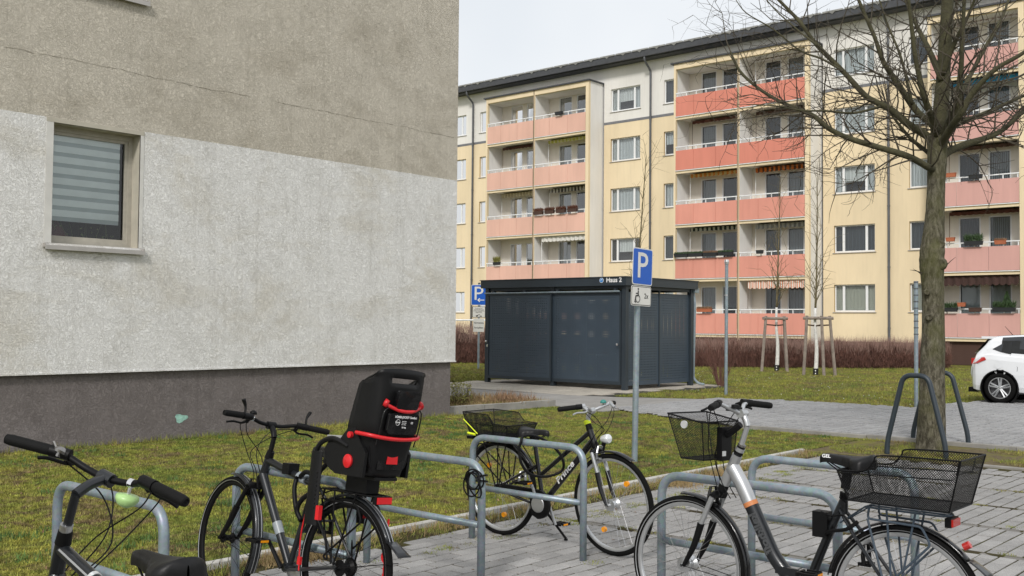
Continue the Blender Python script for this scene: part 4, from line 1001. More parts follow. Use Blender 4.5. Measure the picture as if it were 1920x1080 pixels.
# drooping sprays in front of the coral balconies
for (a, b, c, d) in ((1591, 259, 1500, 330), (1554, 241, 1420, 260), (1639, 274, 1600, 340), (1528, 219, 1380, 180), (1503, 207, 1400, 240), (1672, 215, 1560, 300), (1621, 178, 1500, 250), (1621, 178, 1520, 130), (1580, 133, 1470, 130), (1480, 190, 1370, 220), (1420, 164, 1365, 40), (1532, 85, 1420, 110), (1640, 190, 1540, 190), (1700, 290, 1640, 330), (1850, 258, 1830, 330), (1503, 207, 1510, 330)):
    dz = random.uniform(-.6, .6); p = W(a, b, dz); q = W(c, d, dz+random.uniform(-.5, .5)); mid = (p+q)/2+Vector((0, 0, .06))
    pts = smoothpts([p, mid, q], 5); tw.tube(pts, [.008*(1-.75*i/(len(pts)-1)) for i in range(len(pts))], 4, cap=False)
    for i in range(1, len(pts)):
        s = pts[i]-pts[i-1]; sd = s.normalized().cross(Vector((random.gauss(0, 1), random.gauss(0, 1), random.gauss(0, 1)))).normalized(); twig(tw, pts[i], s.normalized()*.6+sd*.8, random.uniform(.2, .5), .005, 1)
tw.build('crown', MT['twig'], tree)
for (a, b, c, d) in ((1772, 500, 1792, 482), (1730, 512, 1706, 506), (1728, 515, 1712, 504)):
    m = MB(TI); m.tube([W(a, b, -.1), W((a+c)/2, (b+d)/2-1, -.15), W(c, d, -.2)], [.008, .005, .002], 4); m.build('shoot', MT['twig'], tree)
# tube guards either side
for (p, q, zt, lb) in (((13.02, 5.10), (12.97, 4.36), 1.0, 'black bent tube guard in front of the big tree'), ((14.62, 5.36), (14.62, 4.62), .98, 'black bent tube guard behind the big tree at the road edge')):
    cx = (p[0]+q[0])/2; cy = (p[1]+q[1])/2; e = empty('tree_guard', (cx, cy, 0), 0, lb, 'tree guard', 'bent tube guards round the big tree')
    d = Vector((q[0]-p[0], q[1]-p[1], 0)); h = d*.5; n_ = d.normalized()
    pts = bentpath([-h+Vector((0, 0, -.1)), -h+Vector((0, 0, .14)), -h*.42+Vector((0, 0, zt)), h*.42+Vector((0, 0, zt)), h+Vector((0, 0, .14)), h+Vector((0, 0, -.1))], .11, 8)
    m = MB(); m.tube(pts, .032, 14); m.build('bent_tube', MT['anth'], e, smooth='all')
# young staked trees
def young(x, y, h, lean, label, seed, paint=1.75):
    random.seed(seed); e = empty('young_tree', (x, y, 0), 0, label, 'young tree', 'young trees with white painted trunks')
    top = Vector((lean*.3, -lean*.2, h)); pts = [Vector((0, 0, -.05)), Vector((.03, -.02, .9)), Vector((.0, .02, paint)), Vector((.08, 0, h*.55)), top]
    P = smoothpts(pts, 6); ip = 12; rs = [.075*(1-.85*i/(len(P)-1)) for i in range(len(P))]
    m = MB(); m.tube(P[:ip+3], [r+.002 for r in rs[:ip+3]], 8); m.build('trunk', MT['limewash'], e, smooth='all')
    m = MB(); m.tube(P[ip+2:], rs[ip+2:], 7); m.build('upper_trunk', MT['youngbark'], e, smooth='all')
    m = MB(); m.lathe((0, 0, .0), (0, 0, 1), [(.085, 0), (.085, .22), (.07, .22)], 10); m.build('trunk_collar', MT['signblack'], e)
    for k in (.06, .15):
        m = MB(); m.lathe((-.08, -.03, k), Vector((-1, -.5, 0)), [(.02, 0), (.02, .006), (0, .006)], 8); m.build('collar_hole', MT['white'], e)
    m = MB()
    for i in range(ip+2, len(P)-1):
        for _ in range(3):
            a = random.uniform(0, 2*PI); twig(m, P[i], Vector((math.cos(a)*.30, math.sin(a)*.30, 1)), random.uniform(.8, 1.7)*(1-.3*i/len(P)), max(.008, rs[i]*.4), 1)
    twig(m, P[-1], Vector((0, 0, 1)), .8, .01, 1); m.build('crown', MT['youngbark'], e); return e
young(33.85, 17.2, 6.6, .4, 'thin staked young tree with white trunk, left of the two', 5)
young(32.15, 14.95, 6.2, .2, 'thin staked young tree with white trunk, right of the two', 6)
e = young(29.4, 20.1, 7.4, .8, 'thin young tree rising behind the shed near the parking sign', 9)
young(41.5, 35.0, 6.5, .8, 'slender bare young tree far behind the left parking sign', 10) if False else None
def stakes(x, y, lst, label):
    e = empty('tree_stakes', (x, y, 0), 0, label, 'tree support', 'wooden stake frames round the young trees'); tops = []
    for (a, b) in lst:
        d = Vector((a-x, b-y, 0)); t = d*.72+Vector((0, 0, 1.95)); m = MB(); m.cyl(d, t, .055, .05, 8); m.build('stake', MT['stake'], e); tops.append(t-Vector((0, 0, .08)))
    for i in range(len(tops)):
        a, b = tops[i], tops[(i+1) % len(tops)]; m = MB(); dd = (b-a).normalized()*.12; m.cyl(a-dd, b+dd, .05, None, 8); m.build('cross_rail', MT['stake'], e)
        m = MB(); m.cyl(a-Vector((0, 0, .22)), Vector((0, 0, 1.62)), .025, None, 5); m.build('tie', MT['strap'], e)
stakes(33.85, 17.2, [(33.15, 17.42), (33.75, 16.75), (34.6, 17.2)], 'wooden stake tripod around the left young tree')
stakes(32.15, 14.95, [(31.9, 15.25), (32.42, 14.4), (32.05, 14.62)], 'wooden stake tripod around the right young tree')

# ================================================================= HEDGES, SHRUBS
def hedge(name, line, wid, h, n, label):
    e = empty(name, (line[0][0], line[0][1], 0), 0, label, 'hedge'); A = []
    segs = [(Vector(a), Vector(b)) for a, b in zip(line, line[1:])]; tot = sum((b-a).length for a, b in segs)
    for a, b in segs:
        L = (b-a).length; d = (b-a)/L; nr = Vector((d.y, -d.x)); k = int(n*L/tot)
        t = rng.uniform(0, L, k); s_ = rng.uniform(-.5, .5, k)*wid
        A.append(np.stack([a.x+d.x*t+nr.x*s_-line[0][0], a.y+d.y*t+nr.y*s_-line[0][1], rng.uniform(0, 1, k)**1.1*h*(.66+.13*np.sin(t*2.3)+.08*np.sin(t*5.9+1))*np.clip(1-((2*s_/wid)**4)*.5, 0, 1)], 1))
    A = np.concatenate(A); tag(blades('twig_mass', A, .12, .34, .013, 1.0, MT['hedge'], e), kind='stuff')
    k = len(A)//9; B = A[rng.integers(0, len(A), k)].copy(); B[:, 2] = np.maximum(B[:, 2], h*rng.uniform(.45, .8, k)); tag(blades('tip_twigs', B, .2, .52, .011, .4, MT['hedge2'], e), kind='stuff')
    m = MB(Matrix.Translation((-line[0][0], -line[0][1], 0)))
    for a, b in segs:
        L = (b-a).length; d = (b-a)/L; nr = Vector((d.y, -d.x)); w2 = wid*.28
        N_ = max(2, int(L/.3))
        m.grid(lambda i, j: tuple((a+d*(L*i/N_)+nr*((-w2, -w2*.8, w2*.8, w2)[j])))+((0, 1, 1, 0)[j]*h*(.62+.1*math.sin(i*1.7)),), N_, 3)
    m.build('twig_core', MT['browndark'], e)
hedge('hedge', [(34.2, 22.9), (36.6, 19.6), (39.6, 16.4), (42.2, 14.35)], 1.5, 1.12, 120000, 'long bare reddish brown hedge in front of the apartment block')
hedge('hedge', [(29.5, 30.5), (32.2, 25.8)], 1.6, 1.75, 40000, 'tall bare brown hedge between the house corner and the shed')
def shrub(x, y, h, sp, n, mat, label, cat='shrub', seed=1, r=.014, leaves=None):
    random.seed(seed); e = empty('shrub', (x, y, 0), 0, label, cat); m = MB()
    for _ in range(n):
        a = random.uniform(0, 2*PI); s = random.uniform(.1, sp); hh = h*random.uniform(.6, 1); b = Vector((math.cos(a)*.08, math.sin(a)*.08, 0))
        pts = smoothpts([b, b+Vector((math.cos(a)*s*.35, math.sin(a)*s*.35, hh*.5)), Vector((math.cos(a)*s, math.sin(a)*s, hh))], 3); m.tube(pts, [r*(1-.75*i/(len(pts)-1)) for i in range(len(pts))], 4, cap=False)
        for i in (2, 3, 4, 5):
            if i < len(pts): twig(m, pts[i], Vector((math.cos(a)*.4+random.gauss(0, .4), math.sin(a)*.4+random.gauss(0, .4), 1)), h*.25, r*.4, 0)
    m.build('stems', mat, e)
    if leaves:
        lm, cnt, lz = leaves; m = MB()
        for _ in range(cnt):
            a = random.uniform(0, 2*PI); rr = sp*random.random()**.5; p = Vector((math.cos(a)*rr, math.sin(a)*rr, random.uniform(lz, h))); u = Vector((random.gauss(0, 1), random.gauss(0, 1), random.gauss(0, 1))).normalized()*.025; v = u.orthogonal().normalized()*.014
            m.face([p-u, p+v, p+u, p-v])
        tag(m.build('leaves', lm, e), kind='stuff')
    return e
shrub(24.2, 13.9, 1.35, .75, 46, MT['hedge'], 'bare reddish shrub at the right corner of the shed', seed=3, r=.009)
shrub(13.9, 13.5, .5, .25, 22, MT['youngbark'], 'small yellow-green leafy shrub beside the house corner', seed=4, r=.006, leaves=(MT['leafy'], 520, .12))
A = rng.uniform(0, 1, (9000, 2)); q = np.stack([13.1+A[:, 0]*2.7, 12.95+A[:, 1]*1.5, np.full(9000, .05)], 1); q[:, 1] -= (q[:, 0]-13.1)*.1
tag(blades('bed_plants', q[:6500], .03, .14, .012, 1, MT['dry']), kind='stuff'); tag(blades('bed_grass', q[6500:], .03, .12, .012, .8, MT['blade']), kind='stuff')
for (cx, cy, lb) in ((15.0, 13.35, 'heap of dry brown stalks at the end of the flower bed'), (14.35, 13.6, 'pale dry plant clump in the middle of the flower bed')):
    e = empty('dry_plant', (cx, cy, .05), 0, lb, 'plant'); a = rng.normal(0, .28, (1400, 2)); z0 = np.abs(rng.normal(0, .06, 1400)); tag(blades('stalks', np.stack([a[:, 0], a[:, 1]*.7, z0], 1), .05, .2, .015, 1, MT['leafdry'] if cx > 14.8 else MT['dry'], e), kind='stuff')

# ================================================================= FLOWER BOXES ON BALCONIES
def fbox(y, k, wd, mat, plant, label, cat='flower box', dx=0, plh=.25, z=None, grp='flower boxes on the balcony railings'):
    fl = 1.28+ST*k; e = empty('flower_box', (XF-.16+dx, y, fl+1.0 if z is None else z), 0, label, cat, grp)
    m = MB(); m.face([(-.07, -wd/2+.02, 0), (.07, -wd/2+.02, 0), (.07, wd/2-.02, 0), (-.07, wd/2-.02, 0)])
    for (a, b) in (((-.07, -1), (.07, -1)), ((.07, -1), (.07, 1)), ((.07, 1), (-.07, 1)), ((-.07, 1), (-.07, -1))):
        m.face([(a[0], a[1]*(wd/2-.02), 0), (b[0], b[1]*(wd/2-.02), 0), (b[0]*1.25, b[1]*wd/2, .17), (a[0]*1.25, a[1]*wd/2, .17)])
    m.box((-.095, -wd/2-.005, .155), (.095, wd/2+.005, .175)); m.build('planter', mat, e)
    if plant:
        n = int(900*wd); P_ = np.stack([rng.uniform(-.08, .08, n), rng.uniform(-wd/2, wd/2, n), np.full(n, .15)+rng.uniform(0, plh*.6, n)], 1); tag(blades('plants', P_, .05, plh*.6, .03, 1, plant, e), kind='stuff')
    return e
yL = 38.8
for i, nm in enumerate(('leftmost', 'second', 'third', 'rightmost')): fbox(38.35-i*.83, 2, .66, MT['boxbrown'], MT['heather'], nm+' of four brown heather boxes on a peach balcony, third row up', dx=-.02)
fbox(36.9, 4, .5, MT['boxblack'], None, 'dark empty box on the rail of the top left peach balcony', z=1.28+ST*4+.98)
fbox(41.6, 1, .5, MT['boxblack'], MT['leafy'], 'dark box with spiky yellow-green plant on the lower left balcony', plh=.42)
for i, nm in enumerate(('leftmost', 'second', 'third', 'rightmost')): fbox(28.7-i*.86, 1, .82, MT['boxblack'], MT['leafg'] if i != 2 else MT['leafdry'], nm+' of four long dark boxes on the coral balcony behind the tall pole', plh=.14, dx=-.02)
fbox(28.85, 0, .5, MT['terra'], MT['leafdry'], 'terracotta box peeking out beside the shed roof', plh=.12); fbox(27.35, 0, .85, MT['terra'], MT['leafdry'], 'wide terracotta box on ground floor coral balcony', plh=.14)
fbox(24.25, 1, .34, MT['boxblack'], None, 'small dark pot on the coral balcony rail, second row', cat='flower pot', z=1.28+ST+1.02)
fbox(14.15, 2, .55, MT['boxblack'], None, 'dark box on the pink balcony rail, third row', dx=0); fbox(15.2, 2, .5, MT['terra'], None, 'small wooden bird feeder box on the pink balcony, third row', z=1.28+ST*2+1.16, cat='bird feeder')
fbox(14.25, 1, .75, MT['boxblack'], MT['leafg'], 'dark box with bushy green plant on pink balcony, second row', plh=.38); fbox(13.2, 1, .45, MT['terra'], MT['leafdry'], 'small terracotta planter right of the bushy plant, second row', plh=.12, dx=.1); fbox(15.2, 1, .36, MT['terra'], None, 'little brown lantern house on pink balcony rail, second row', z=1.28+ST+1.2, cat='lantern')
fbox(15.35, 0, .85, MT['boxblack'], MT['leafg'], 'fir-filled box left on the ground floor pink balcony', plh=.3); fbox(14.2, 0, .5, MT['boxbrown'], None, 'brown wooden box in the middle of the ground floor pink balcony', dx=0); fbox(13.05, 0, .9, MT['boxblack'], MT['leafg'], 'fir-filled box right on the ground floor pink balcony', plh=.34)
fbox(14.75, 0, .32, MT['terra'], None, 'tiny red-roofed bird house on the ground floor pink balcony', z=1.28+1.22, cat='bird house')
e = empty('small_conifer', (XF+.25, 13.05, 1.28+1.1), 0, 'small dark cone-shaped conifer on the ground floor pink balcony', 'potted conifer'); A = rng.uniform(0, 1, (1500, 3)); rr = .26*(1-A[:, 2]); P_ = np.stack([rr*np.cos(A[:, 0]*6.28), rr*np.sin(A[:, 0]*6.28), A[:, 2]*.72], 1); tag(blades('needles', P_, .05, .1, .03, 1, MT['leafg'], e), kind='stuff')

# ================================================================= CAR
car = empty('parked_car', (22.92, 6.62, .02), -PI/2); tag(car, 'white hatchback cut off by the right edge, rear wheel and red light visible', 'car')
# local: x forward, y left (away from... ) ; rear axle at x=0, near side at y=-0.0 -> body spans y from 0 to -1.73 mirrored below
HW = .865
st = [(-.64, .30, .55, .62, .66, .60, .30), (-.62, .27, .60, .70, .76, .66, .40), (-.58, .24, .70, .80, .93, .72, .50), (-.50, .22, .775, .92, 1.06, .76, .58), (-.40, .21, .80, .98, 1.17, .765, .60), (-.28, .20, .815, 1.02, 1.33, .77, .60), (-.18, .20, .82, 1.03, 1.39, .775, .61), (0, .20, .835, 1.01, 1.41, .78, .62),
      (.4, .20, .85, .98, 1.435, .80, .64), (.9, .19, .85, .94, 1.445, .81, .65), (1.4, .19, .85, .92, 1.43, .81, .65), (1.8, .19, .85, .91, 1.37, .80, .64), (2.2, .20, .85, .92, 1.15, .79, .66), (2.5, .21, .845, .90, 1.00, .79, .70), (2.9, .22, .83, .86, .92, .78, .68), (3.2, .26, .76, .72, .80, .72, .60), (3.35, .32, .60, .55, .62, .56, .45)]
def car_at(x):
    for i in range(len(st)-1):
        if st[i][0] <= x <= st[i+1][0]:
            t = (x-st[i][0])/(st[i+1][0]-st[i][0]); return [a+(b-a)*t for a, b in zip(st[i], st[i+1])]
    return list(st[0] if x < st[0][0] else st[-1])
NX = 110; xs_ = [-.64+3.99*i/NX for i in range(NX+1)]
def ringpts(x):
    _, zb, hw, zbelt, zr, hb, hr = car_at(x)
    prof = [(0, zb), (hw*.8, zb), (hw*.95, zb+.04), (hw*.985, zb+.14), (hw, .5*(zb+zbelt)), (hw*.99, zbelt-.12), (hb+.02, zbelt-.03), (hb, zbelt), ((hb*.75+hr*.25), zbelt+(zr-zbelt)*.33), ((hb*.35+hr*.65), zbelt+(zr-zbelt)*.72), (hr, zr-.045), (hr*.86, zr-.012), (hr*.5, zr), (0, zr+.004)]
    o = []
    for i in range(len(prof)-1):
        for j in range(3): t = j/3; o.append((prof[i][0]*(1-t)+prof[i+1][0]*t, prof[i][1]*(1-t)+prof[i+1][1]*t))
    o.append(prof[-1]); return o
NR = len(ringpts(0))
body = MB(); glass = MB(); RA = .355; zc = .315
for sgn in (1, -1):
    G_ = []
    for x in xs_:
        row = []
        for (y, z) in ringpts(x):
            X, Z = x, z
            if y > .6:
                for wx in (0, 2.58):
                    d = math.hypot(X-wx, Z-zc)
                    if RA-.045 < d < RA+.03 and Z > .1: s = RA/d; X = wx+(X-wx)*s; Z = zc+(Z-zc)*s
            row.append((X, y*sgn, Z))
        G_.append(row)
    for i in range(NX):
        for j in range(NR-1):
            q = [G_[i][j], G_[i+1][j], G_[i+1][j+1], G_[i][j+1]]; cx = sum(p[0] for p in q)/4; cy = abs(sum(p[1] for p in q)/4); cz = sum(p[2] for p in q)/4
            if cy > .55 and any(math.hypot(cx-wx, cz-zc) < RA-.004 for wx in (0, 2.58)): continue
            gl = False
            if 22 <= j <= 29 and .0 < cx < 2.05:
                lo_ = .02+max(0, (cz-1.02))*.2; gl = cx > .0+(1.30-cz)*.35 and cx < 2.15-(cz-.95)*1.3 and not (.98 < cx < 1.04)
            if j >= 30 and 1.85 < cx < 2.42: gl = True
            (glass if gl else body).face(q)
body.build('body', MT['carwhite'], car, smooth='all'); glass.build('side_window', MT['carglass'], car, smooth='all')
def side_patch(name, poly, mat, off=.006):
    for sgn in (1, -1):
        m = MB(); pts = []
        for (x, z) in poly:
            rp = ringpts(x); y = max([p[0] for p in rp])
            for a, b in zip(rp, rp[1:]):
                if min(a[1], b[1]) <= z <= max(a[1], b[1]) and a[1] != b[1] and a[0] > .2: y = a[0]+(b[0]-a[0])*(z-a[1])/(b[1]-a[1])
            pts.append((x, (y+off)*sgn, z))
        m.face(pts); m.build(name, mat, car)
side_patch('quarter_window', [(-.16, 1.12), (.02, 1.06), (.22, 1.02), (.22, 1.28), (.05, 1.25)], MT['carglass'], .008)
side_patch('tail_light', [(-.58, .80), (-.44, .82), (-.26, .90), (-.30, .95), (-.52, .93)], MT['redlens'], .02)
for s in (1, -1):
    m = MB(); m.box((-.60, s*.52-.18, .80), (-.48, s*.52+.18, .92)); m.build('tail_light', MT['redlens'], car)
m = MB(); m.face([(-.575, -.56, 1.02), (-.575, .56, 1.02), (-.31, .53, 1.335), (-.31, -.53, 1.335)]); m.build('rear_window', MT['carglass'], car)
m = MB(); m.box((-.42, -.60, 1.335), (-.12, .60, 1.385)); m.build('roof_spoiler', MT['carwhite'], car)
m = MB(); m.box((-.69, -.62, .20), (-.5, .62, .30)); m.build('lower_bumper', MT['black'], car)
m = MB(); m.tube([(.05, 0, 1.40), (-.12, 0, 1.60)], [.008, .004], 5); m.build('aerial', MT['black'], car)
side_patch('door_gap', [(.30, .35), (.306, .35), (.36, .75), (.20, 1.0), (.194, 1.0), (.352, .75)], MT['black'], .004)
side_patch('fuel_flap', [(-.02+.085*math.cos(a), .80+.085*math.sin(a)) for a in np.arange(0, 6.2, .5)], MT['carwhite'], .007)
for wx in (0, 2.58):
    for s in (1, -1):
        m = MB(); m.lathe((wx, s*.60, zc), (0, s, 0), [(.0, 0), (RA-.002, 0), (RA-.002, .262), (RA+.022, .262), (RA+.022, .20)], 40); m.build('wheel_arch', MT['black'], car)
        m = MB(); m.lathe((wx, s*.64, zc), (0, s, 0), [(.20, .0), (.30, .01), (.318, .05), (.318, .17), (.30, .205), (.225, .21), (.218, .17)], 36); w_ = m.build('wheel', MT['rubber'], car, smooth='all')
        m = MB(); m.lathe((wx, s*.64, zc), (0, s, 0), [(0, .10), (.20, .12), (.222, .185)], 30); m.build('rim', MT['wheeldark'], w_, smooth=True)
        m = MB(); m.lathe((wx, s*.64, zc), (0, s, 0), [(.225, .182), (.225, .195), (.205, .195), (.205, .17)], 30, True); m.lathe((wx, s*.64, zc), (0, s, 0), [(0, .19), (.04, .185), (.05, .15)], 12)
        for k in range(5):
            for o_ in (-.16, .16):
                a = 2*PI*k/5+.3; p0 = Vector((wx+.03*math.cos(a+o_*2), s*.815, zc+.03*math.sin(a+o_*2))); p1 = Vector((wx+.212*math.cos(a+o_), s*.83, zc+.212*math.sin(a+o_))); m.tube([p0, p1], .019, 4)
        m.build('spokes', MT['wheelsilver'], w_)
car.location = (22.92+HW, 6.62, .035)
# ================================================================= BICYCLES
def lattice(m, c, nu, nv, r=.0008, both=True):
    """diagonal wire mesh on the quad c = (p00, p10, p11, p01) with cell counts nu x nv"""
    p00, p10, p11, p01 = [Vector(p) for p in c]
    B = lambda u, v: p00*(1-u)*(1-v)+p10*u*(1-v)+p11*u*v+p01*(1-u)*v
    N = (p10-p00).cross(p01-p00).normalized()
    for sg in (1, -1):
        for k in range(-nv, nu+1):
            # line u*nu - v*nv = k   (sg=1)   in cell space
            a0 = max(0, k); b0 = a0-k; a1 = min(nu, nv+k); b1 = a1-k
            if a1 <= a0: continue
            if sg == 1: P0 = B(a0/nu, b0/nv); P1 = B(a1/nu, b1/nv)
            else: P0 = B(a0/nu, 1-b0/nv); P1 = B(a1/nu, 1-b1/nv)
            d = (P1-P0); 
            if d.length < 1e-4: continue
            s = d.normalized().cross(N)*r; n = N*r*.6
            i = [m.pt(P0-s), m.pt(P0+s), m.pt(P0+n), m.pt(P1-s), m.pt(P1+s), m.pt(P1+n)]
            m.f += [[i[0], i[1], i[4], i[3]], [i[1], i[2], i[5], i[4]], [i[2], i[0], i[3], i[5]]]
def wheel(parent, X, c, o):
    """c hub centre; o options"""
    r = .318; m = MB(X); rimm = MT[o.get('rim', 'silver')]
    m.lathe(c, (0, 1, 0), [(.300, -.006), (.306, -.011), (.326, -.011), (.329, -.009), (.322, 0), (.329, .009), (.326, .011), (.306, .011), (.300, .006)], 56, True); wh = m.build('wheel', rimm, parent, smooth=True)
    m = MB(X); tw_ = o.get('tw', .019)
    m.lathe(c, (0, 1, 0), [(.3345+tw_*math.cos(a)*1.0, tw_*math.sin(a)) for a in [2*PI*k/12 for k in range(12)]], 64, True); m.build('tyre', MT['rubber'], wh, smooth='all')
    if o.get('reflex'):
        for s in (1, -1):
            m = MB(X); m.lathe(c, (0, 1, 0), [(.3265, s*.0165), (.3315, s*.0190)], 64); m.build('reflective_strip', MT['silver'], wh, smooth='all')
    m = MB(X); hl = .030 if not o.get('bighub') else .034
    nsp = 32; rh = .024 if not o.get('bighub') else .036
    for k in range(nsp):
        a = 2*PI*k/nsp; s = 1 if k % 2 else -1; sk = (.55 if (k//2) % 2 else -.55)
        p = Vector(c)+Vector((rh*math.cos(a+sk*2), s*hl, rh*math.sin(a+sk*2))); q = Vector(c)+Vector((.303*math.cos(a), s*.002, .303*math.sin(a))); m.tube([p, q], .0011, 3, cap=False)
    m.build('spokes', MT['chrome'] if o.get('spk', 1) else MT['black'], wh)
    m = MB(X); m.lathe(c, (0, 1, 0), [(.008, -.06), (.010, -.05), (.014, -.04), (rh+.006, -hl-.002), (rh+.006, -hl+.004), (rh*.7, -hl*.5), (rh*.7, hl*.5), (rh+.006, hl-.004), (rh+.006, hl+.002), (.014, .04), (.010, .05), (.008, .06)], 20); m.build('hub', MT[o.get('hub', 'alu')], wh, smooth=True)
    for a in o.get('amber', []):
        m = MB(X); rr = .20; p = Vector(c)+Vector((rr*math.cos(a), 0, rr*math.sin(a))); m.lathe(p-Vector((0, .010, 0)), (0, 1, 0), [(0, 0), (.019, 0), (.019, .020), (0, .020)], 12); m.build('spoke_reflector', MT['orange'], wh)
    return wh
def fender(parent, X, c, a0, a1, mat, name='mudguard', r=.372, wd=.052, strip=None, n=26):
    m = MB(X)
    def P(i, j, rr=r):
        a = a0+(a1-a0)*i/n; t = (j-3)/3; y = wd/2*math.sin(t*1.35)/math.sin(1.35); q = rr-.012*(t*t)
        return (c[0]+q*math.cos(a), c[1]+y, c[2]+q*math.sin(a))
    m.grid(P, n, 6); o = m.build(name, mat, parent, smooth='all')
    so_ = o.modifiers.new('thickness', 'SOLIDIFY'); so_.thickness = .0015
    if strip:
        for s in (-.4, .4):
            m = MB(X)
            m.grid(lambda i, j: (c[0]+(r+.0015)*math.cos(a0+(a1-a0)*i/n), c[1]+s*wd*.5+(j-.5)*.004, c[2]+(r+.0015)*math.sin(a0+(a1-a0)*i/n)), n, 1); m.build('silver_strip', MT[strip], o)
    return o
def saddle(parent, X, c, mat, L=.27, wd=.16, tilt=0, word=None):
    """c = middle top of saddle; nose towards +x"""
    m = MB(X @ Matrix.Translation(c) @ Matrix.Rotation(tilt, 4, 'Y')); n = 16; k = 12
    def hw(t): return (wd/2*(1-.0*t))*max(.001, (1-max(0, t-.12)/.5)**1.5 if t < .62 and False else 1) 
    def half(t):   # t 0 rear .. 1 nose
        prof = [(0, .004), (.025, .045), (.07, .068), (.16, wd/2), (.28, wd/2*.96), (.42, .050), (.56, .033), (.75, .025), (.92, .021), (.985, .014), (1, .003)]
        for i in range(len(prof)-1):
            if prof[i][0] <= t <= prof[i+1][0]:
                u = (t-prof[i][0])/(prof[i+1][0]-prof[i][0]); u = u*u*(3-2*u); return prof[i][1]*(1-u)+prof[i+1][1]*u
        return .003
    n = 26; k = 14
    def P(i, j):
        t = i/n; h = half(t); a = PI*j/k
        top = .014*max(0, 1-t/.3)**1.5-.004*math.sin(t*PI)-.012*max(0, (t-.8)/.2)**2
        th = .066*(1-.42*min(1, t*1.3)); q = math.sin(a)**.5
        if i in (0, n): th *= .8; top -= .022 if i == 0 else .008
        y = h*math.copysign(abs(math.cos(a))**.8, math.cos(a)); z = top-(1-q)*th
        return (-L*.45+L*t, y, z)
    m.grid(P, n, k)
    m.grid(lambda i, j: (P(i, 0)[0], P(i, 0 if j == 0 else k)[1]*.96, P(i, 0)[2]+.006), n, 1)
    s = m.build('saddle', mat, parent, smooth='all')
    m = MB(X @ Matrix.Translation(c))
    for y in (-.022, .022): m.tube([(-.11, y*1.6, -.04), (-.05, y, -.075), (.05, y, -.075), (.12, y*.4, -.035)], .0035, 5)
    m.box((-.02, -.025, -.085), (.03, .025, -.062)); m.build('saddle_rails', MT['black'], s)
    if word:
        for sg in (1,):
            text(word, .022, MT['white'], s, X @ Matrix.Translation(c) @ plane_m((.105, .0275, -.012), (-1, -.06, 0), (0, -.25, 1)), 'lettering', 1.1, .0004, .0006)
    return s
def cable(m, pts, r=.0026): m.tube(smoothpts(pts, 7), r, 5)
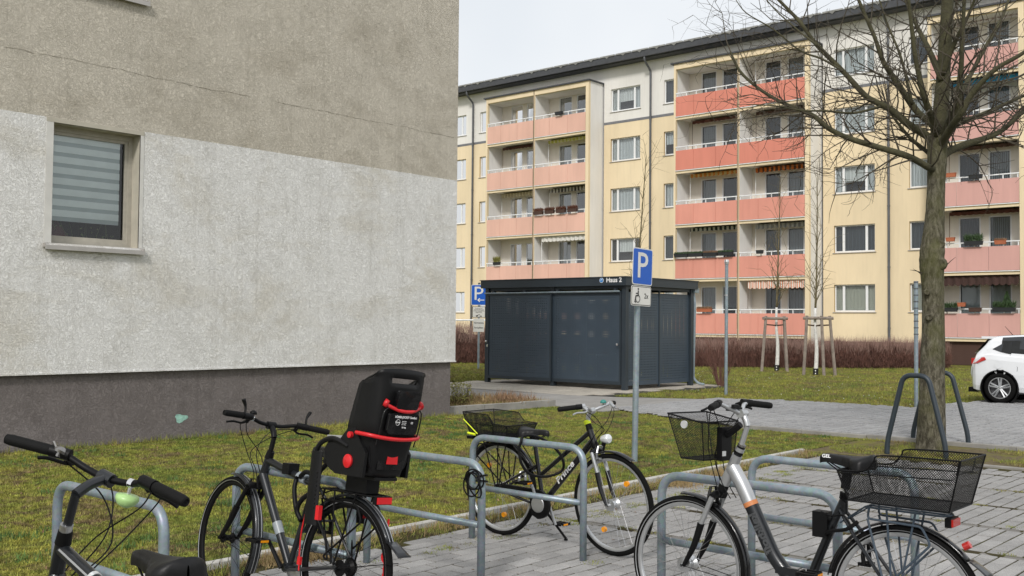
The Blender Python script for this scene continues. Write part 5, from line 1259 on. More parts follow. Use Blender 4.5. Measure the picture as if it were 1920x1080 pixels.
def bike(name, loc, rz, lean, steer, S, label):
    root = empty(name, (loc[0], loc[1], 0), 0, label, 'bicycle')
    root.rotation_mode = 'ZYX'; root.matrix_world = Matrix.Translation((loc[0], loc[1], 0)) @ Matrix.Rotation(rz, 4, 'Z') @ Matrix.Rotation(lean, 4, 'X')
    I = Matrix.Identity(4)
    rh = Vector((0, 0, .352)); fh = Vector((S['wb'], 0, .352)); ht = Vector(S['ht']); hb = Vector(S['hb'])
    axis = (ht-hb).normalized(); A = Matrix.Translation(hb) @ Matrix.Rotation(steer, 4, axis) @ Matrix.Translation(-hb)
    fm_ = MT[S['paint']]
    # frame
    m = MB(I); bb = Vector(S['bb'])
    for t in S['tubes']:
        pts = t[0]; m.tube(smoothpts(pts, 5) if len(pts) > 2 else pts, t[1] if not hasattr(t[1], '__len__') else [t[1][0]+(t[1][1]-t[1][0])*i/((len(pts)-1)*5) for i in range((len(pts)-1)*5+1)] if len(pts) > 2 else t[1], 12)
    m.tube([hb-axis*.0, ht], .022, 14); m.cyl(bb+Vector((0, -.036, 0)), bb+Vector((0, .036, 0)), .024, None, 14)
    for s in (1, -1):
        y = s*.062
        m.tube(smoothpts([bb+Vector((-.01, s*.03, 0)), bb+Vector((-.10, s*.045, .005)), Vector((.03, y, .352)), Vector((0, y, .352))], 4), [.0105]*13, 8)
        m.tube([Vector(S['ss'])+Vector((0, s*.022, 0)), Vector(S['ss'])*.72+rh*.28+Vector((0, s*.05, 0)), Vector((.0, y, .352))], [.009, .009, .008], 8)
    m.tube([Vector(S['ss'])*.55+rh*.45+Vector((0, -.05, 0)), Vector(S['ss'])*.55+rh*.45+Vector((0, .05, 0))], .007, 6)
    fr = m.build('frame', fm_, root, smooth=True)
    for t in S.get('extra', []):
        m = MB(I); m.tube(smoothpts(t[1], 5) if len(t[1]) > 2 else t[1], t[2], 16); m.build(t[0], MT[t[3]], fr, smooth=True)
    # fork
    m = MB(A); dirw = Vector((1, 0, 0)); cr = Vector(S['crown'])
    m.tube([cr+Vector((0, -.056, 0)), cr+Vector((0, -.03, .012)), cr+Vector((0, .03, .012)), cr+Vector((0, .056, 0))], .019, 10); m.tube([cr, hb], .017, 10)
    for s in (1, -1):
        y = s*.056; a = cr+Vector((0, y, 0)); e = fh+Vector((-.012, y, 0)); mid = a*.52+e*.48
        m.tube(smoothpts([a*.62+e*.38, a*.3+e*.7+Vector((-.012, 0, 0)), e], 5), [.019, .0185, .018, .0175, .017, .016, .015, .0135, .012, .011, .010], 12)
    fk = m.build('fork', MT[S['fork']], root, smooth=True)
    for s in (1, -1):
        m = MB(A); y = s*.056; a = cr+Vector((0, y, 0)); e = fh+Vector((-.012, y, 0)); m.cyl(a, a*.60+e*.40, .014, None, 12)
        m.build('fork_stanchion', MT[S.get('stan', 'silver')], fk, smooth=True)
    # wheels
    wheel(root, A, fh, S['wf']); wheel(root, I, rh, S['wr'])
    # mudguards
    fenderF = fender(root, A, fh, R(S['ff'][0]), R(S['ff'][1]), MT[S['fend']], strip=S.get('fstrip'))
    fenderR = fender(root, I, rh, R(S['fr'][0]), R(S['fr'][1]), MT[S['fend']], strip=S.get('fstrip'))
    m = MB(A); a = R(S['ff'][1]-14)
    for s in (1, -1): m.tube([fh+Vector((0, s*.055, 0)), fh+Vector((.372*math.cos(a), s*.026, .372*math.sin(a)))], .0022, 5)
    m.build('mudguard_stay', MT['silver'] if S.get('brightstay') else MT['black'], fenderF)
    m = MB(I); a = R(S['fr'][0]+16)
    for s in (1, -1): m.tube([rh+Vector((0, s*.06, 0)), rh+Vector((.372*math.cos(a), s*.026, .372*math.sin(a)))], .0022, 5)
    m.build('mudguard_stay', MT['silver'] if S.get('brightstay') else MT['black'], fenderR)
    if S.get('flap'):
        m = MB(I); a0 = R(S['fr'][0]); 
        m.grid(lambda i, j: (rh.x+(.372+.03*i)*math.cos(a0-.05*i)-.02*i, (j-2)*.016*(1+.12*i), rh.z+(.372+.005*i)*math.sin(a0)-.022*i), 3, 4); o = m.build('mud_flap', MT['darkgrey'], fenderR, smooth='all'); mo = o.modifiers.new('t', 'SOLIDIFY'); mo.thickness = .002
    # drivetrain (right side is -y)
    m = MB(I); ca = R(S.get('crank', 200))
    cd_ = Vector((math.cos(ca), 0, math.sin(ca)))
    for s in (1, -1):
        m = MB(I); m.tube([bb+Vector((0, s*.055, 0)), bb+cd_*s*.17+Vector((0, s*.075, 0))], [.013, .010], 8); m.build('crank', MT[S.get('crankm', 'black')], root, smooth=True)
    for s in (1, -1):
        p = bb+cd_*s*.17+Vector((0, s*.10, 0)); m = MB(I)
        m.box(p+Vector((-.045, -.02, -.011)), p+Vector((-.035, .065, .011))) if False else None
        for dx in (-.042, .042): m.box(p+Vector((dx-.006, -.012+(s*.02 if s > 0 else -.09), -.009)), p+Vector((dx+.006, .09+(s*.0 if s > 0 else -.09), .009)))
        yy0 = -.012 if s > 0 else -.088
        for dy in (0, .045, .088): m.box(p+Vector((-.036, yy0+dy, -.008)), p+Vector((.036, yy0+dy+.010, .008)))
        pd = m.build('pedal', MT['black'], root)
        for dx in (-.049, .048):
            m = MB(I); m.box(p+Vector((dx, yy0+.02, -.006)), p+Vector((dx+.002, yy0+.07, .006))); m.build('pedal_reflector', MT['orange'], pd)
    m = MB(I); m.lathe(bb+Vector((0, -.048, 0)), (0, 1, 0), [(.03, -.002), (.088, -.002), (.092, 0), (.088, .003), (.03, .003)], 36); m.build('chainring', MT[S.get('ringm', 'alu')], root, smooth=True)
    m = MB(I); rr = .05 if S.get('derail') else .036
    m.lathe(rh+Vector((0, -.048, 0)), (0, 1, 0), [(.015, -.012), (rr*.6, -.012), (rr, .012), (.02, .014)], 24)
    if S.get('derail'):
        m.tube([rh+Vector((.0, -.06, -.02)), rh+Vector((.02, -.065, -.08)), rh+Vector((.035, -.06, -.15))], .010, 6); m.lathe(rh+Vector((.035, -.065, -.15)), (0, 1, 0), [(0, 0), (.02, 0), (.02, .01), (0, .01)], 12)
    m.build('sprocket', MT['black'], root)
    if S.get('chaincase'):
        m = MB(I); y = -.052; n = 20; pts = []
        for k in range(n+1): a = -PI/2+PI*k/n; pts.append((bb.x+.105*math.cos(a), bb.z+.105*math.sin(a)))
        pts += [(rh.x+.06, rh.z+.045), (rh.x-.01, rh.z+.03), (rh.x-.01, rh.z+.005), (bb.x-.08, bb.z+.045), (bb.x-.06, bb.z-.08)]
        lo = [m.pt((x, y-.012, z)) for x, z in pts]; hi = [m.pt((x, y+.012, z)) for x, z in pts]
        for k in range(len(pts)): q = (k+1) % len(pts); m.f.append([lo[k], lo[q], hi[q], hi[k]])
        m.f.append(lo[::-1]); m.f.append(hi); m.build('chain_guard', MT['black'], root)
        m = MB(I); m.lathe(bb+Vector((0, -.067, 0)), (0, 1, 0), [(0, -.004), (.055, -.004), (.06, .002)], 24); m.build('chainring_cover', MT['silver'], root)
    else:
        m = MB(I)
        for z1, z2 in ((.090, rr), (-.088, -rr)): m.tube([bb+Vector((0, -.048, z1)), rh+Vector((0, -.048, z2))], .004, 4)
        m.build('chain', MT['pipe'], root)
    # seat
    sc = Vector(S['sad']); st_ = Vector(S['st'])
    m = MB(I); m.tube([st_, sc+Vector((-.0, 0, -.07))], .0135, 12); sp_ = m.build('seat_post', MT[S.get('post', 'black')], root, smooth=True)
    m = MB(I); dd = (sc-st_).normalized(); m.cyl(st_-dd*.01, st_+dd*.022, .021, None, 14); m.tube([st_+Vector((0, .02, .01)), st_+Vector((.0, .04, .0)), st_+Vector((-.03, .045, -.02))], .004, 5); m.build('seat_clamp', MT['black'], sp_)
    if S.get('postsleeve'):
        m = MB(I); m.cyl(sc-dd*.16, sc-dd*.075, .021, .024, 14); m.build('post_sleeve', MT['black'], sp_, smooth=True)
    saddle(root, I, S['sad'], MT['seatfoam'], word=S.get('word'), tilt=S.get('tilt', 0), wd=S.get('sw', .16))
    # stem + bars
    m = MB(A); cl = Vector(S['clamp']); tp = Vector(S['stem'][-1])
    m.tube([ht, Vector(S['stem'][0])], [.0145, .0135], 12) if S.get('quill', 1) else None
    m.tube(smoothpts([Vector(p) for p in S['stem']], 4) if len(S['stem']) > 2 else S['stem'], .0165, 12); m.cyl(cl+Vector((0, -.024, 0)), cl+Vector((0, .024, 0)), .022, None, 14); sm = m.build('stem', MT[S['stemm']], root, smooth=True)
    m = MB(A); m.cyl(ht-axis*.012, ht+axis*.03, .0245, .021, 14); m.build('headset', MT['black'], root, smooth=True); m = MB(A); m.cyl(hb+axis*.012, hb-axis*.02, .026, .026, 14); m.build('headset', MT['black'], root, smooth=True)
    for (h, r_, mt_) in S.get('collars', []):
        m = MB(A); m.cyl(ht+axis*h, ht+axis*(h+r_[1]), r_[0], None, 14); m.build('stem_collar', MT[mt_], sm, smooth=True)
    bar = [Vector(p) for p in S['bar']]   # half, from centre outward (y>0 = left)
    A = A @ Matrix.Translation(cl) @ Matrix.Rotation(S.get('bartilt', 0), 4, 'X') @ Matrix.Translation(-cl)
    full = [cl+Vector((p.x, -p.y, p.z)) for p in reversed(bar[1:])]+[cl+p for p in bar]
    m = MB(A); m.tube(smoothpts(full, 6), .011, 10); hbar = m.build('handlebar', MT[S['barm']], root, smooth='all')
    for s in (1, -1):
        a = cl+Vector((bar[-2].x, bar[-2].y*s, bar[-2].z)); b = cl+Vector((bar[-1].x, bar[-1].y*s, bar[-1].z)); d = (b-a).normalized(); gs = b-d*S.get('gl', .125)
        m = MB(A); m.tube([gs, gs+d*.01, b-d*.012, b+d*.004], [.0165, .0175, .0175, .015], 14)
        m.lathe(b+d*.004, d, [(.015, 0), (.010, .003), (.006, -.002), (0, -.002)], 14); g_ = m.build('grip', MT['grip'], hbar, smooth=True)
        m = MB(A); m.tube([gs-d*.045, gs-d*.002], [.0185, .0195], 12); m.build('shifter', MT[S.get('shift', 'black')], hbar, smooth=True)
        fw = Vector(S.get('lever', (.8, 0, -.45))).normalized(); lv = S.get('leverm', 'black')
        m = MB(A); c0 = gs-d*.055; m.tube([c0-d*.01, c0+d*.012], .019, 10); m.tube([c0, c0+fw*.045], .012, 8)
        m.tube(smoothpts([c0+fw*.045, c0+fw*.062+d*.03, c0+fw*.058+d*.085, c0+fw*.072+d*.125], 4), .0062, 7); m.build('brake_lever', MT[lv], hbar, smooth=True)
        if S.get('horns'):
            m = MB(A); q_ = gs-d*.012; m.tube(smoothpts([q_+Vector((0, 0, .01)), q_+Vector((.01, 0, .05)), q_+d*.02+Vector((.02, 0, .09))], 4), [.009]*5+[.012, .014, .016, .016], 8, flat=.6); m.build('bar_end', MT['black'], hbar, smooth='all')
    if S.get('bell'):
        s, t, mt_, r_ = S['bell']; i0 = bar[1]*(1-t)+bar[2]*t; p = cl+Vector((i0.x, i0.y*s, i0.z)); m = MB(A); off = Vector(S.get('belloff', (0.0, 0, .045)))
        m.lathe(p+off*.5, off, [(0, -.004), (r_, 0), (r_*1.05, r_*.35), (r_*.8, r_*.8), (r_*.35, r_*1.05), (0, r_*1.1)], 18); b_ = m.build('bell', MT[mt_], hbar, smooth='all')
        m = MB(A); m.lathe(p, (0, 1, 0), [(.014, -.008), (.014, .008), (.011, .008), (.011, -.008)], 12, True); m.tube([p, p+off*.5], .006, 6); m.build('bell_clamp', MT['chrome'], b_)
    A_bar = A; A = Matrix.Translation(hb) @ Matrix.Rotation(steer, 4, axis) @ Matrix.Translation(-hb)
    # cables
    m = MB(A_bar)
    for s in (1, -1):
        gs = cl+Vector((bar[-2].x, bar[-2].y*s*.8, bar[-2].z))
        f1 = S.get('cab', .14)
        cable(m, [gs+Vector((.05, 0, -.02)), cl+Vector((f1, s*.10, -.03)), cl*.5+hb*.5+Vector((f1*.95, s*.035, 0)), hb+Vector((.035, s*.02, .03)), hb+Vector((.0, s*.03, -.04))])
        cable(m, [gs+Vector((.04, 0, -.02)), cl+Vector((f1*.7, s*.07, -.07)), cl*.45+hb*.55+Vector((f1*.62, -s*.03, 0)), hb+Vector((.0, -s*.026, .04)), hb+Vector((-.06, -s*.026, -.05))])
    m.build('cables', MT['black'], root)
    # brakes
    for (X_, c_, up) in ((A, cr, -1), (I, Vector(S['ss'])*.5+rh*.5, 1)):
        m = MB(X_)
        for s in (1, -1): m.tube([c_+Vector((.028, s*.034, -.045)), c_+Vector((.032, s*.036, .0)), c_+Vector((.032, s*.022, .045))], [.010, .010, .007], 6); m.box(c_+Vector((.0, s*.022-.006, -.05)), c_+Vector((.06, s*.022+.006, -.035)))
        m.tube([c_+Vector((.032, -.03, .045)), c_+Vector((.034, .03, .045))], .003, 5); m.build('brake', MT[S.get('brake', 'black')], root)
    # rack
    if S.get('rack'):
        z, x0, x1 = S['rack']; rm = MT[S.get('rackm', 'black')]; m = MB(I)
        for s in (1, -1):
            y = s*.058
            m.tube(bentpath([(x1, y, z), (x0, y, z), (x0-.02, y*.2, z)], .03), .005, 7)
            m.tube(bentpath([(x1-.02, y, z), (x1-.015, s*.066, z-.05), (x0+.09, s*.07, z-.055), (x0+.05, s*.07, z-.13), (.09, s*.078, .40), (.05, s*.078, .385), (x1-.015, s*.066, z-.05)], .02), .0055, 7)
            m.tube([(x1-.10, y, z), (.03, s*.07, .37)], .005, 7); m.tube([(x0+.12, y, z), (.01, s*.07, .37)], .005, 7)
            m.tube([(x1, y, z), Vector(S['ss'])+Vector((0, s*.02, -.06))], .004, 6)
        for t in (0, .33, .66, 1): m.tube([(x0+(x1-x0)*t, -.058, z), (x0+(x1-x0)*t, .058, z)], .0045, 6)
        m.tube([(x0, 0, z), (x1, 0, z)], .0045, 6); m.build('rear_rack', rm, root, smooth=True)
    if S.get('kick'):
        k = S['kick']; m = MB(I); m.tube([Vector(k[0]), Vector(k[1])], [.010, .009], 8); m.cyl(Vector(k[1]), Vector(k[1])+Vector((.0, 0, -.012)), .014, None, 8); m.build('kickstand', MT['black'], root)
    if S.get('tail'):
        p = Vector(S['tail']); m = MB(I); m.box(p+Vector((-.015, -.05, -.018)), p+Vector((.012, .05, .022))); m.build('tail_light_housing', MT['black'], root)
        m = MB(I); m.box(p+Vector((-.024, -.046, -.014)), p+Vector((-.0151, .046, .018))); m.build('tail_light', MT['redlens'] if not S.get('tailred') else MT['red'], root)
    return root, I, A
# --- bike with the child seat
S = dict(wb=1.075, ht=(.735, 0, .85), hb=(.785, 0, .72), crown=(.825, 0, .665), bb=(.45, 0, .285), paint='darkgrey', fork='black', stan='black',
    tubes=[([(.45, 0, .285), (.295, 0, .80)], .0165), ([(.735, 0, .825), (.31, 0, .735)], [.021, .017]), ([(.775, 0, .745), (.45, 0, .285)], [.026, .022])],
    ss=(.315, 0, .74), wf=dict(rim='black', reflex=1, spk=0, hub='black'), wr=dict(rim='black', reflex=1, spk=0, hub='black', bighub=1), ff=(-20, 100), fr=(28+120-180+50, 200), fend='darkgrey', fstrip='silver', flap=1,
    crank=50, crankm='black', derail=1, sad=(.20, 0, .945), st=(.295, 0, .80), clamp=(.77, 0, 1.02), stem=[(.715, 0, .955), (.73, 0, .985), (.77, 0, 1.02)], bartilt=R(3.5), stemm='black',
    bar=[(0, 0, 0), (-.0, .07, .005), (-.02, .14, .022), (-.045, .20, .024), (-.075, .33, .02)], barm='black', horns=1, bell=(1, .9, 'black', .02), cab=.17, rack=(.735, -.22, .17), tail=(-.23, 0, .715), tailred=1, lever=(.7, 0, -.6))
S['ff'] = (84, 203); S['fr'] = (152, 20)
b2, I2, A2 = bike('bicycle', (3.40, 4.14), PI/2, R(6.5), R(-8), S, 'dark grey trekking bike carrying a black and red child seat')
# head tube decal
for (x0, z0, x1, z1) in ((.60, .500, .56, .443), (.45, .765, .38, .752)):
    m = MB(I2); a = Vector((x0, 0, z0)); b = Vector((x1, 0, z1)); m.cyl(a, b, .0275, .0255, 12); m.build('grey_frame_decal', simple('light grey decal', (.26, .29, .31), .35), b2, smooth=True)
# child seat
csr = MB(I2)
def shell_pt(i, j, ni=22, nj=24):
    z = .84+(1.375-.84)*i/ni; t = i/ni
    w2 = .122+.045*min(1, t*2.2)+.014*t**4; dep = .20-.06*t+.03*math.sin(t*PI); dep *= 1 if t < .9 else 1-.45*((t-.9)/.1)**2
    xb = -.245-.075*t-.02*math.sin(t*PI)
    u = (j/nj)*2-1; au = abs(u)
    if au < .5: x = xb+.012*(au/.5)**2; y = w2*(au/.5)*.86
    else:
        a = (au-.5)/.5; x = xb+.012+dep*(a**1.25); y = w2*(.86+.14*math.sin(min(1, a*2.2)*PI/2)-.05*max(0, a-.6))
    if i == ni: z -= .02*au**2
    z += -.05*au**4*t**3
    return (x, y*(1 if u >= 0 else -1), z)
csr.grid(lambda i, j: shell_pt(i, j), 22, 24, skip=lambda i, j: i == 19 and 8 <= j <= 15)
cs_ = csr.build('child_seat', MT['shell'], b2, smooth='all'); mo = cs_.modifiers.new('thickness', 'SOLIDIFY'); mo.thickness = .012; mo.offset = 1
m = MB(I2)   # seat pan
def pan_pt(i, j):
    t = i/10; a = PI*j/12; w_ = .155-.02*t; x = -.25+.36*t
    return (x, w_*math.cos(a), .985-.03*t*t-(.985-.835-.02*t)*math.sin(a)**.55*(1 if t < .95 else .6))
m.grid(pan_pt, 10, 12); m.face([pan_pt(0, j) for j in range(13)]); m.build('seat_pan', MT['shell'], cs_, smooth=True)
m = MB(I2); m.slab((-.25, -.085, .815), (-.02, .085, .84), .01); m.box((-.15, -.05, .742), (.02, .05, .815)); m.build('seat_mount', MT['shell'], cs_)
m = MB(I2); m.grid(lambda i, j: (-.24+.2*i/4, -.12+.24*j/4, .955), 4, 4); m.grid(lambda i, j: (-.255, -.12+.24*i/4, .955+.3*j/4), 4, 4); m.box((-.02, -.155, .99), (.10, .155, 1.015)); m.build('padding', MT['padgrey'], cs_)
for s in (1, -1):   # leg shields
    m = MB(I2); y = s*.185
    m.tube(smoothpts([(-.10, s*.17, .97), (.0, y, 1.0), (.09, y, .985), (.145, y, .93), (.155, y, .80), (.17, y, .62)], 4), .014, 8, flat=1.0)
    m.face([(.05, y, .99), (.12, y, .96), (.15, y, .86), (.09, y, .56), (.19, y, .555), (.185, y, .80), (.17, y, .95), (.12, y, 1.0)]) if False else None
    m.tube([(.135, y, .93), (.135, y, .56)], [.045, .052], 12, flat=.35); m.build('leg_shield', MT['shell'], cs_, smooth=True)
    m = MB(I2)
    for k in range(9): m.box((.10, y+s*.012-.002, .64+.022*k), (.125, y+s*.012+.002, .65+.022*k))
    m.build('height_rail', MT['blackgloss'], cs_)
    m = MB(I2); m.box((.055, y-.01, .59), (.083, y+.016, .66)); m.build('foot_clip', MT['red'], cs_)
    m = MB(I2); m.lathe((-.12, s*.178, .90), (0, s, 0), [(.034, -.03), (.034, .010), (.029, .014), (0, .016)], 20); m.build('adjuster_knob', MT['red'], cs_, smooth=True)
    m = MB(I2); m.lathe((-.125, s*.19, 1.03), (0, s, 0), [(.016, -.03), (.016, .008), (0, .01)], 14); m.build('pivot_cap', MT['red'], cs_, smooth=True)
    m = MB(I2); pp = [(-.24, .83), (-.02, .83), (.05, .86), (.09, .94), (.06, .985), (-.03, 1.0), (-.09, 1.06), (-.15, 1.07), (-.20, 1.0), (-.25, .95)]; A_ = [m.pt((x, s*.158, z)) for x, z in pp]; B__ = [m.pt((x, s*.178, z)) for x, z in pp]; m.f += [A_[::-1], B__]+[[A_[k], A_[(k+1) % 10], B__[(k+1) % 10], B__[k]] for k in range(10)]; m.build('side_plate', MT['shell'], cs_)
m = MB(I2)   # raised back panel and side wires
for (z0, z1, hw_) in ((1.05, 1.155, .115), (1.175, 1.265, .085)):
    zc_ = (z0+z1)/2; Mq = plane_m((-.327-.035*(zc_-1.03)/.15*.9, 0, zc_), (0, -1, 0), (-.18, 0, 1)); rrect(m, Mq, hw_*2, z1-z0, .02, -.02, .001)
m.build('back_panel', MT['blackgloss'], cs_)
for s in (1, -1):
    m = MB(I2); m.tube(smoothpts([(-.29, s*.15, .99), (-.318, s*.150, 1.08), (-.332, s*.145, 1.16), (-.338, s*.10, 1.185), (-.345, s*.085, 1.185)], 4), .004, 6); m.build('back_wire', MT['blackgloss'], cs_, smooth='all')
m = MB(I2); m.tube(smoothpts([(-.18, .20, 1.045), (-.275, .195, 1.04), (-.32, .12, 1.03), (-.327, 0, 1.025), (-.32, -.12, 1.03), (-.275, -.195, 1.04), (-.18, -.20, 1.045)], 5), .010, 8, flat=1.0); m.build('recline_handle', MT['red'], cs_, smooth='all')
m = MB(I2); m.tube(smoothpts([(-.32, .14, 1.205), (-.335, .125, 1.19), (-.353, .06, 1.17), (-.357, 0, 1.165), (-.353, -.06, 1.17), (-.335, -.125, 1.19), (-.32, -.14, 1.205)], 5), .0095, 8); m.cyl((-.32, .14, 1.205), (-.337, .128, 1.195), .02, None, 8); m.cyl((-.32, -.14, 1.205), (-.337, -.128, 1.195), .02, None, 8); m.build('headrest_handle', MT['red'], cs_, smooth='all')
m = MB(I2); m.box((-.270, -.10, .872), (-.255, .10, .985)); m.build('reflector_frame', MT['blackgloss'], cs_)
m = MB(I2); m.box((-.281, -.043, .90), (-.2752, .037, .955)); m.build('red_reflector', MT['red'], cs_)
BT = lambda z, y=0, x=-.327: plane_m((x-.035*(z-1.03)/.15, y, z), (0, -1, 0), (-.18, 0, 1)) @ Matrix.Translation((0, 0, .006))
text('RÖMER JOCKEY Comfort', .0155, MT['white'], cs_, BT(1.138, .0), 'lettering', 1, .0004, .0004)
text('Römer', .013, MT['white'], cs_, BT(1.112, .055), 'lettering', 1, .0004, .0002); m = MB(BT(1.112, .055)); m.ring((0, 0, .001), (0, 0, 1), .015, .0009, 20, 4); q = m.build('oval_emblem', MT['white'], cs_)
for k in range(3): text('Britax Childcare'[:14], .006, MT['white'], cs_, BT(1.118-.008*k, .005), 'lettering', 1, .0004)
text('GS', .014, MT['white'], cs_, BT(1.112, -.055), 'lettering', 1, .0004, .0003); text('22 kg', .009, MT['white'], cs_, BT(1.088, 0), 'lettering', 1.6, .0004, .0004)
m = MB(I2)
for y in (-.045, .045): m.tube([(-.345, y, 1.195), (-.347, y, 1.25)], .004, 5)
m.tube([(-.346, -.075, 1.245), (-.347, .075, 1.245)], .004, 5); m.box((-.343, -.05, 1.19), (-.335, .05, 1.25)); m.build('belt_guide', MT['blackgloss'], cs_)
m = MB(I2); m.tube(smoothpts([(.18, .19, .60), (.26, .12, .585), (.30, .10, .50), (.31, .09, .40), (.30, .09, .30)], 6), .0045, 6); m.box((.29, .082, .33), (.315, .098, .37)); m.build('safety_strap', MT['red'], cs_)
m = MB(I2); m.tube([(-.19, -.11, .62), (-.19, -.11, .30)], .006, 5); 
for k in range(7): m.ring((-.19, -.11, .31+.03*k), (0, 1, 0), .009, .003, 10, 4)
m.lathe((-.19, -.118, .43), (0, 1, 0), [(0, 0), (.03, 0), (.03, .012), (0, .012)], 14); m.build('strap_buckle', MT['red'], cs_)
cs_.scale = (.94, .86, 1.0); cs_.location = (-.012, 0, 0)
# black frame lock looped on the top tube
lk = MB(); 
M2w = b2.matrix_world
m = MB(M2w); m.tube(smoothpts([(.40, .03, .77), (.34, .045, .80), (.28, .05, .79), (.25, .05, .72), (.33, .055, .66), (.36, .06, .60), (.33, .05, .55), (.38, .05, .60), (.42, .045, .70), (.43, .03, .76)], 6), .013, 8, closed=True); o = m.build('folding_lock', MT['black'], None, smooth='all'); tag(o, 'black fabric covered lock looped over the child seat bike frame', 'bike lock')
m = MB(I2); m.box((.50, -.035, .77), (.56, .035, .83)); m.build('frame_bracket', MT['black'], b2)

# --- black bike with mesh rear basket, front to the right
S = dict(wb=1.045, ht=(.838, 0, .865), hb=(.885, 0, .755), crown=(.905, 0, .705), bb=(.42, 0, .285), paint='blackgloss', fork='blackgloss', stan='silver',
    tubes=[([(.42, 0, .285), (.335, 0, .72)], .0165), ([(.845, 0, .84), (.395, 0, .49)], [.018, .016]), ([(.875, 0, .785), (.42, 0, .285)], [.024, .021])],
    ss=(.37, 0, .56), wf=dict(rim='silver', hub='alu', bighub=1, amber=(.9, 4.3)), wr=dict(rim='silver', hub='alu', bighub=1, amber=(2.2, 4.9)), ff=(60, 125), fr=(160, 25), fend='blackgloss',
    crank=290, crankm='silver', chaincase=1, sad=(.325, 0, .825), st=(.335, 0, .72), clamp=(.86, 0, .99), stem=[(.825, 0, .93), (.835, 0, .96), (.86, 0, .99)], stemm='silver', brightstay=1,
    bar=[(0, 0, 0), (.03, .06, .02), (.045, .13, .04), (.02, .20, .04), (-.04, .30, .03)], barm='silver', collars=[(.03, (.024, .028), 'neon')], bell=(1, .4, 'teal', .022), cab=.12, rack=(.735, -.26, .12), kick=((.36, .04, .27), (.50, .17, .015)), leverm='silver', lever=(.75, 0, -.5), word=None, sw=.18, brake='alu')
b3, I3, A3 = bike('bicycle', (5.90, 5.28), -PI/2, 0, R(-4), S, 'black bike with wide mesh rear basket and silver handlebar, facing right')
text('Prince', .062, MT['white'], b3, plane_m((.64, -.0245, .535), Vector((1, 0, 1.06)), Vector((-1.06, 0, 1))), 'lettering', 1.35, .0008, .0015, .15)
m = MB(A3); m.tube([(.915, 0, .70), (.965, 0, .715), (.975, 0, .76)], .008, 6); m.tube([(.965, 0, .755), (.985, 0, .80)], .016, 8); hl = m.build('headlight_bracket', MT['black'], b3)
m = MB(A3); m.lathe((.965, 0, .80), (1, 0, .1), [(0, -.01), (.022, -.01), (.033, .03), (.033, .05), (.028, .056), (0, .06)], 20); m.build('headlight', MT['lensgrey'], b3, smooth=True)
m = MB(I3); B_ = dict(b=.735)
def basket3(m, rims):
    zb = .752; xr, xf = -.20, .27
    # corners: bottom (x, y), top rim polyline on sides: high at the rear, low at the front
    low = .845; hi = .925
    sides = []
    for s in (1, -1):
        yb = s*.14; yt = s*.175
        top = [(-.24, yt, hi), (.02, yt, hi-.008), (.08, yt, low+.01), (.21, yt, low)]; bot = [(-.19, yb, zb), (.0, yb, zb), (.06, yb, zb), (.18, yb, zb)]
        for k in range(3):
            w_ = (Vector(top[k+1])-Vector(top[k])).length; h_ = top[k][2]-zb
            lattice(m, (bot[k], bot[k+1], top[k+1], top[k]), max(2, int(w_/.010)), max(2, int(h_/.010)), .0013)
        rims.tube(top, .0035, 6); rims.tube(bot, .003, 6); rims.tube([bot[0], top[0]], .0035, 6); rims.tube([bot[-1], top[-1]], .0035, 6); rims.tube([(-.218, s*.162, .845), (.205, s*.17, .838)], .0025, 5)
        sides.append((top, bot))
    for i in (0, -1):
        a = sides[1][1][i]; b = sides[0][1][i]; c = sides[0][0][i]; d = sides[1][0][i]; lattice(m, (a, b, c, d), 32, 16, .0013); rims.tube([d, c], .0035, 6); rims.tube([a, b], .003, 6)
    lattice(m, (sides[1][1][0], sides[1][1][-1], sides[0][1][-1], sides[0][1][0]), 48, 28, .0013)
rims = MB(I3); basket3(m, rims); k3 = m.build('rear_basket', MT['black'], b3); rims.build('basket_rim', MT['black'], k3, smooth=True)
m = MB(I3); m.tube([(-.232, -.176, .87), (-.10, -.158, .765)], .004, 6); m.tube([(-.205, -.152, .765), (-.13, -.148, .757)], .009, 6); m.build('neon_strap', MT['neon'], k3)
for (x, y, z) in ((-.2, -.12, .73), (.02, -.09, .73), (.16, -.07, .73)):
    m = MB(I3); m.box((x-.03, y-.02, z-.01), (x+.03, y+.02, z+.012)); m.build('basket_clip', MT['black'], k3)
m = MB(I3)
for k in range(4): m.cyl((.335-.01*k, -.0, .52-.035*k), (.337-.01*k, 0, .51-.035*k), .0185, None, 10)
m.build('grey_bands', MT['silver'], b3)
M3w = b3.matrix_world
m = MB(); pts = [(5.61, 4.83, .76), (5.60, 4.84, .70), (5.61, 4.82, .60), (5.66, 4.78, .53), (5.76, 4.72, .51), (5.85, 4.66, .54), (5.86, 4.64, .60), (5.84, 4.67, .68), (5.78, 4.74, .76), (5.70, 4.80, .80), (5.63, 4.83, .795)]
m.tube(smoothpts(pts+[pts[0]], 6)[:-1], .010, 8, closed=True); lo_ = m.build('cable_lock', MT['black'], None, smooth='all'); tag(lo_, 'black cable lock tying the mesh basket bike to its hoop', 'bike lock')
m = MB(); random.seed(4)
for k in range(4):
    c = Vector((4.59, 4.275+random.uniform(-.015, .02), .665-.03*(k > 1)+random.uniform(-.01, .01))); ax = Vector((1, random.uniform(-.5, .3), random.uniform(-.3, .4))).normalized()
    m.ring(c+Vector((-.03, .03, 0)), ax, .055+.008*k, .005, 30, 6)
m.ring((4.60, 4.27, .68), (0, .3, 1), .032, .006, 24, 6); m.ring((4.60, 4.27, .65), (.2, .1, 1), .033, .006, 24, 6)
o = m.build('coiled_lock', MT['black'], None, smooth='all'); tag(o, 'coiled black cable lock wrapped round the corner of a hoop', 'bike lock')

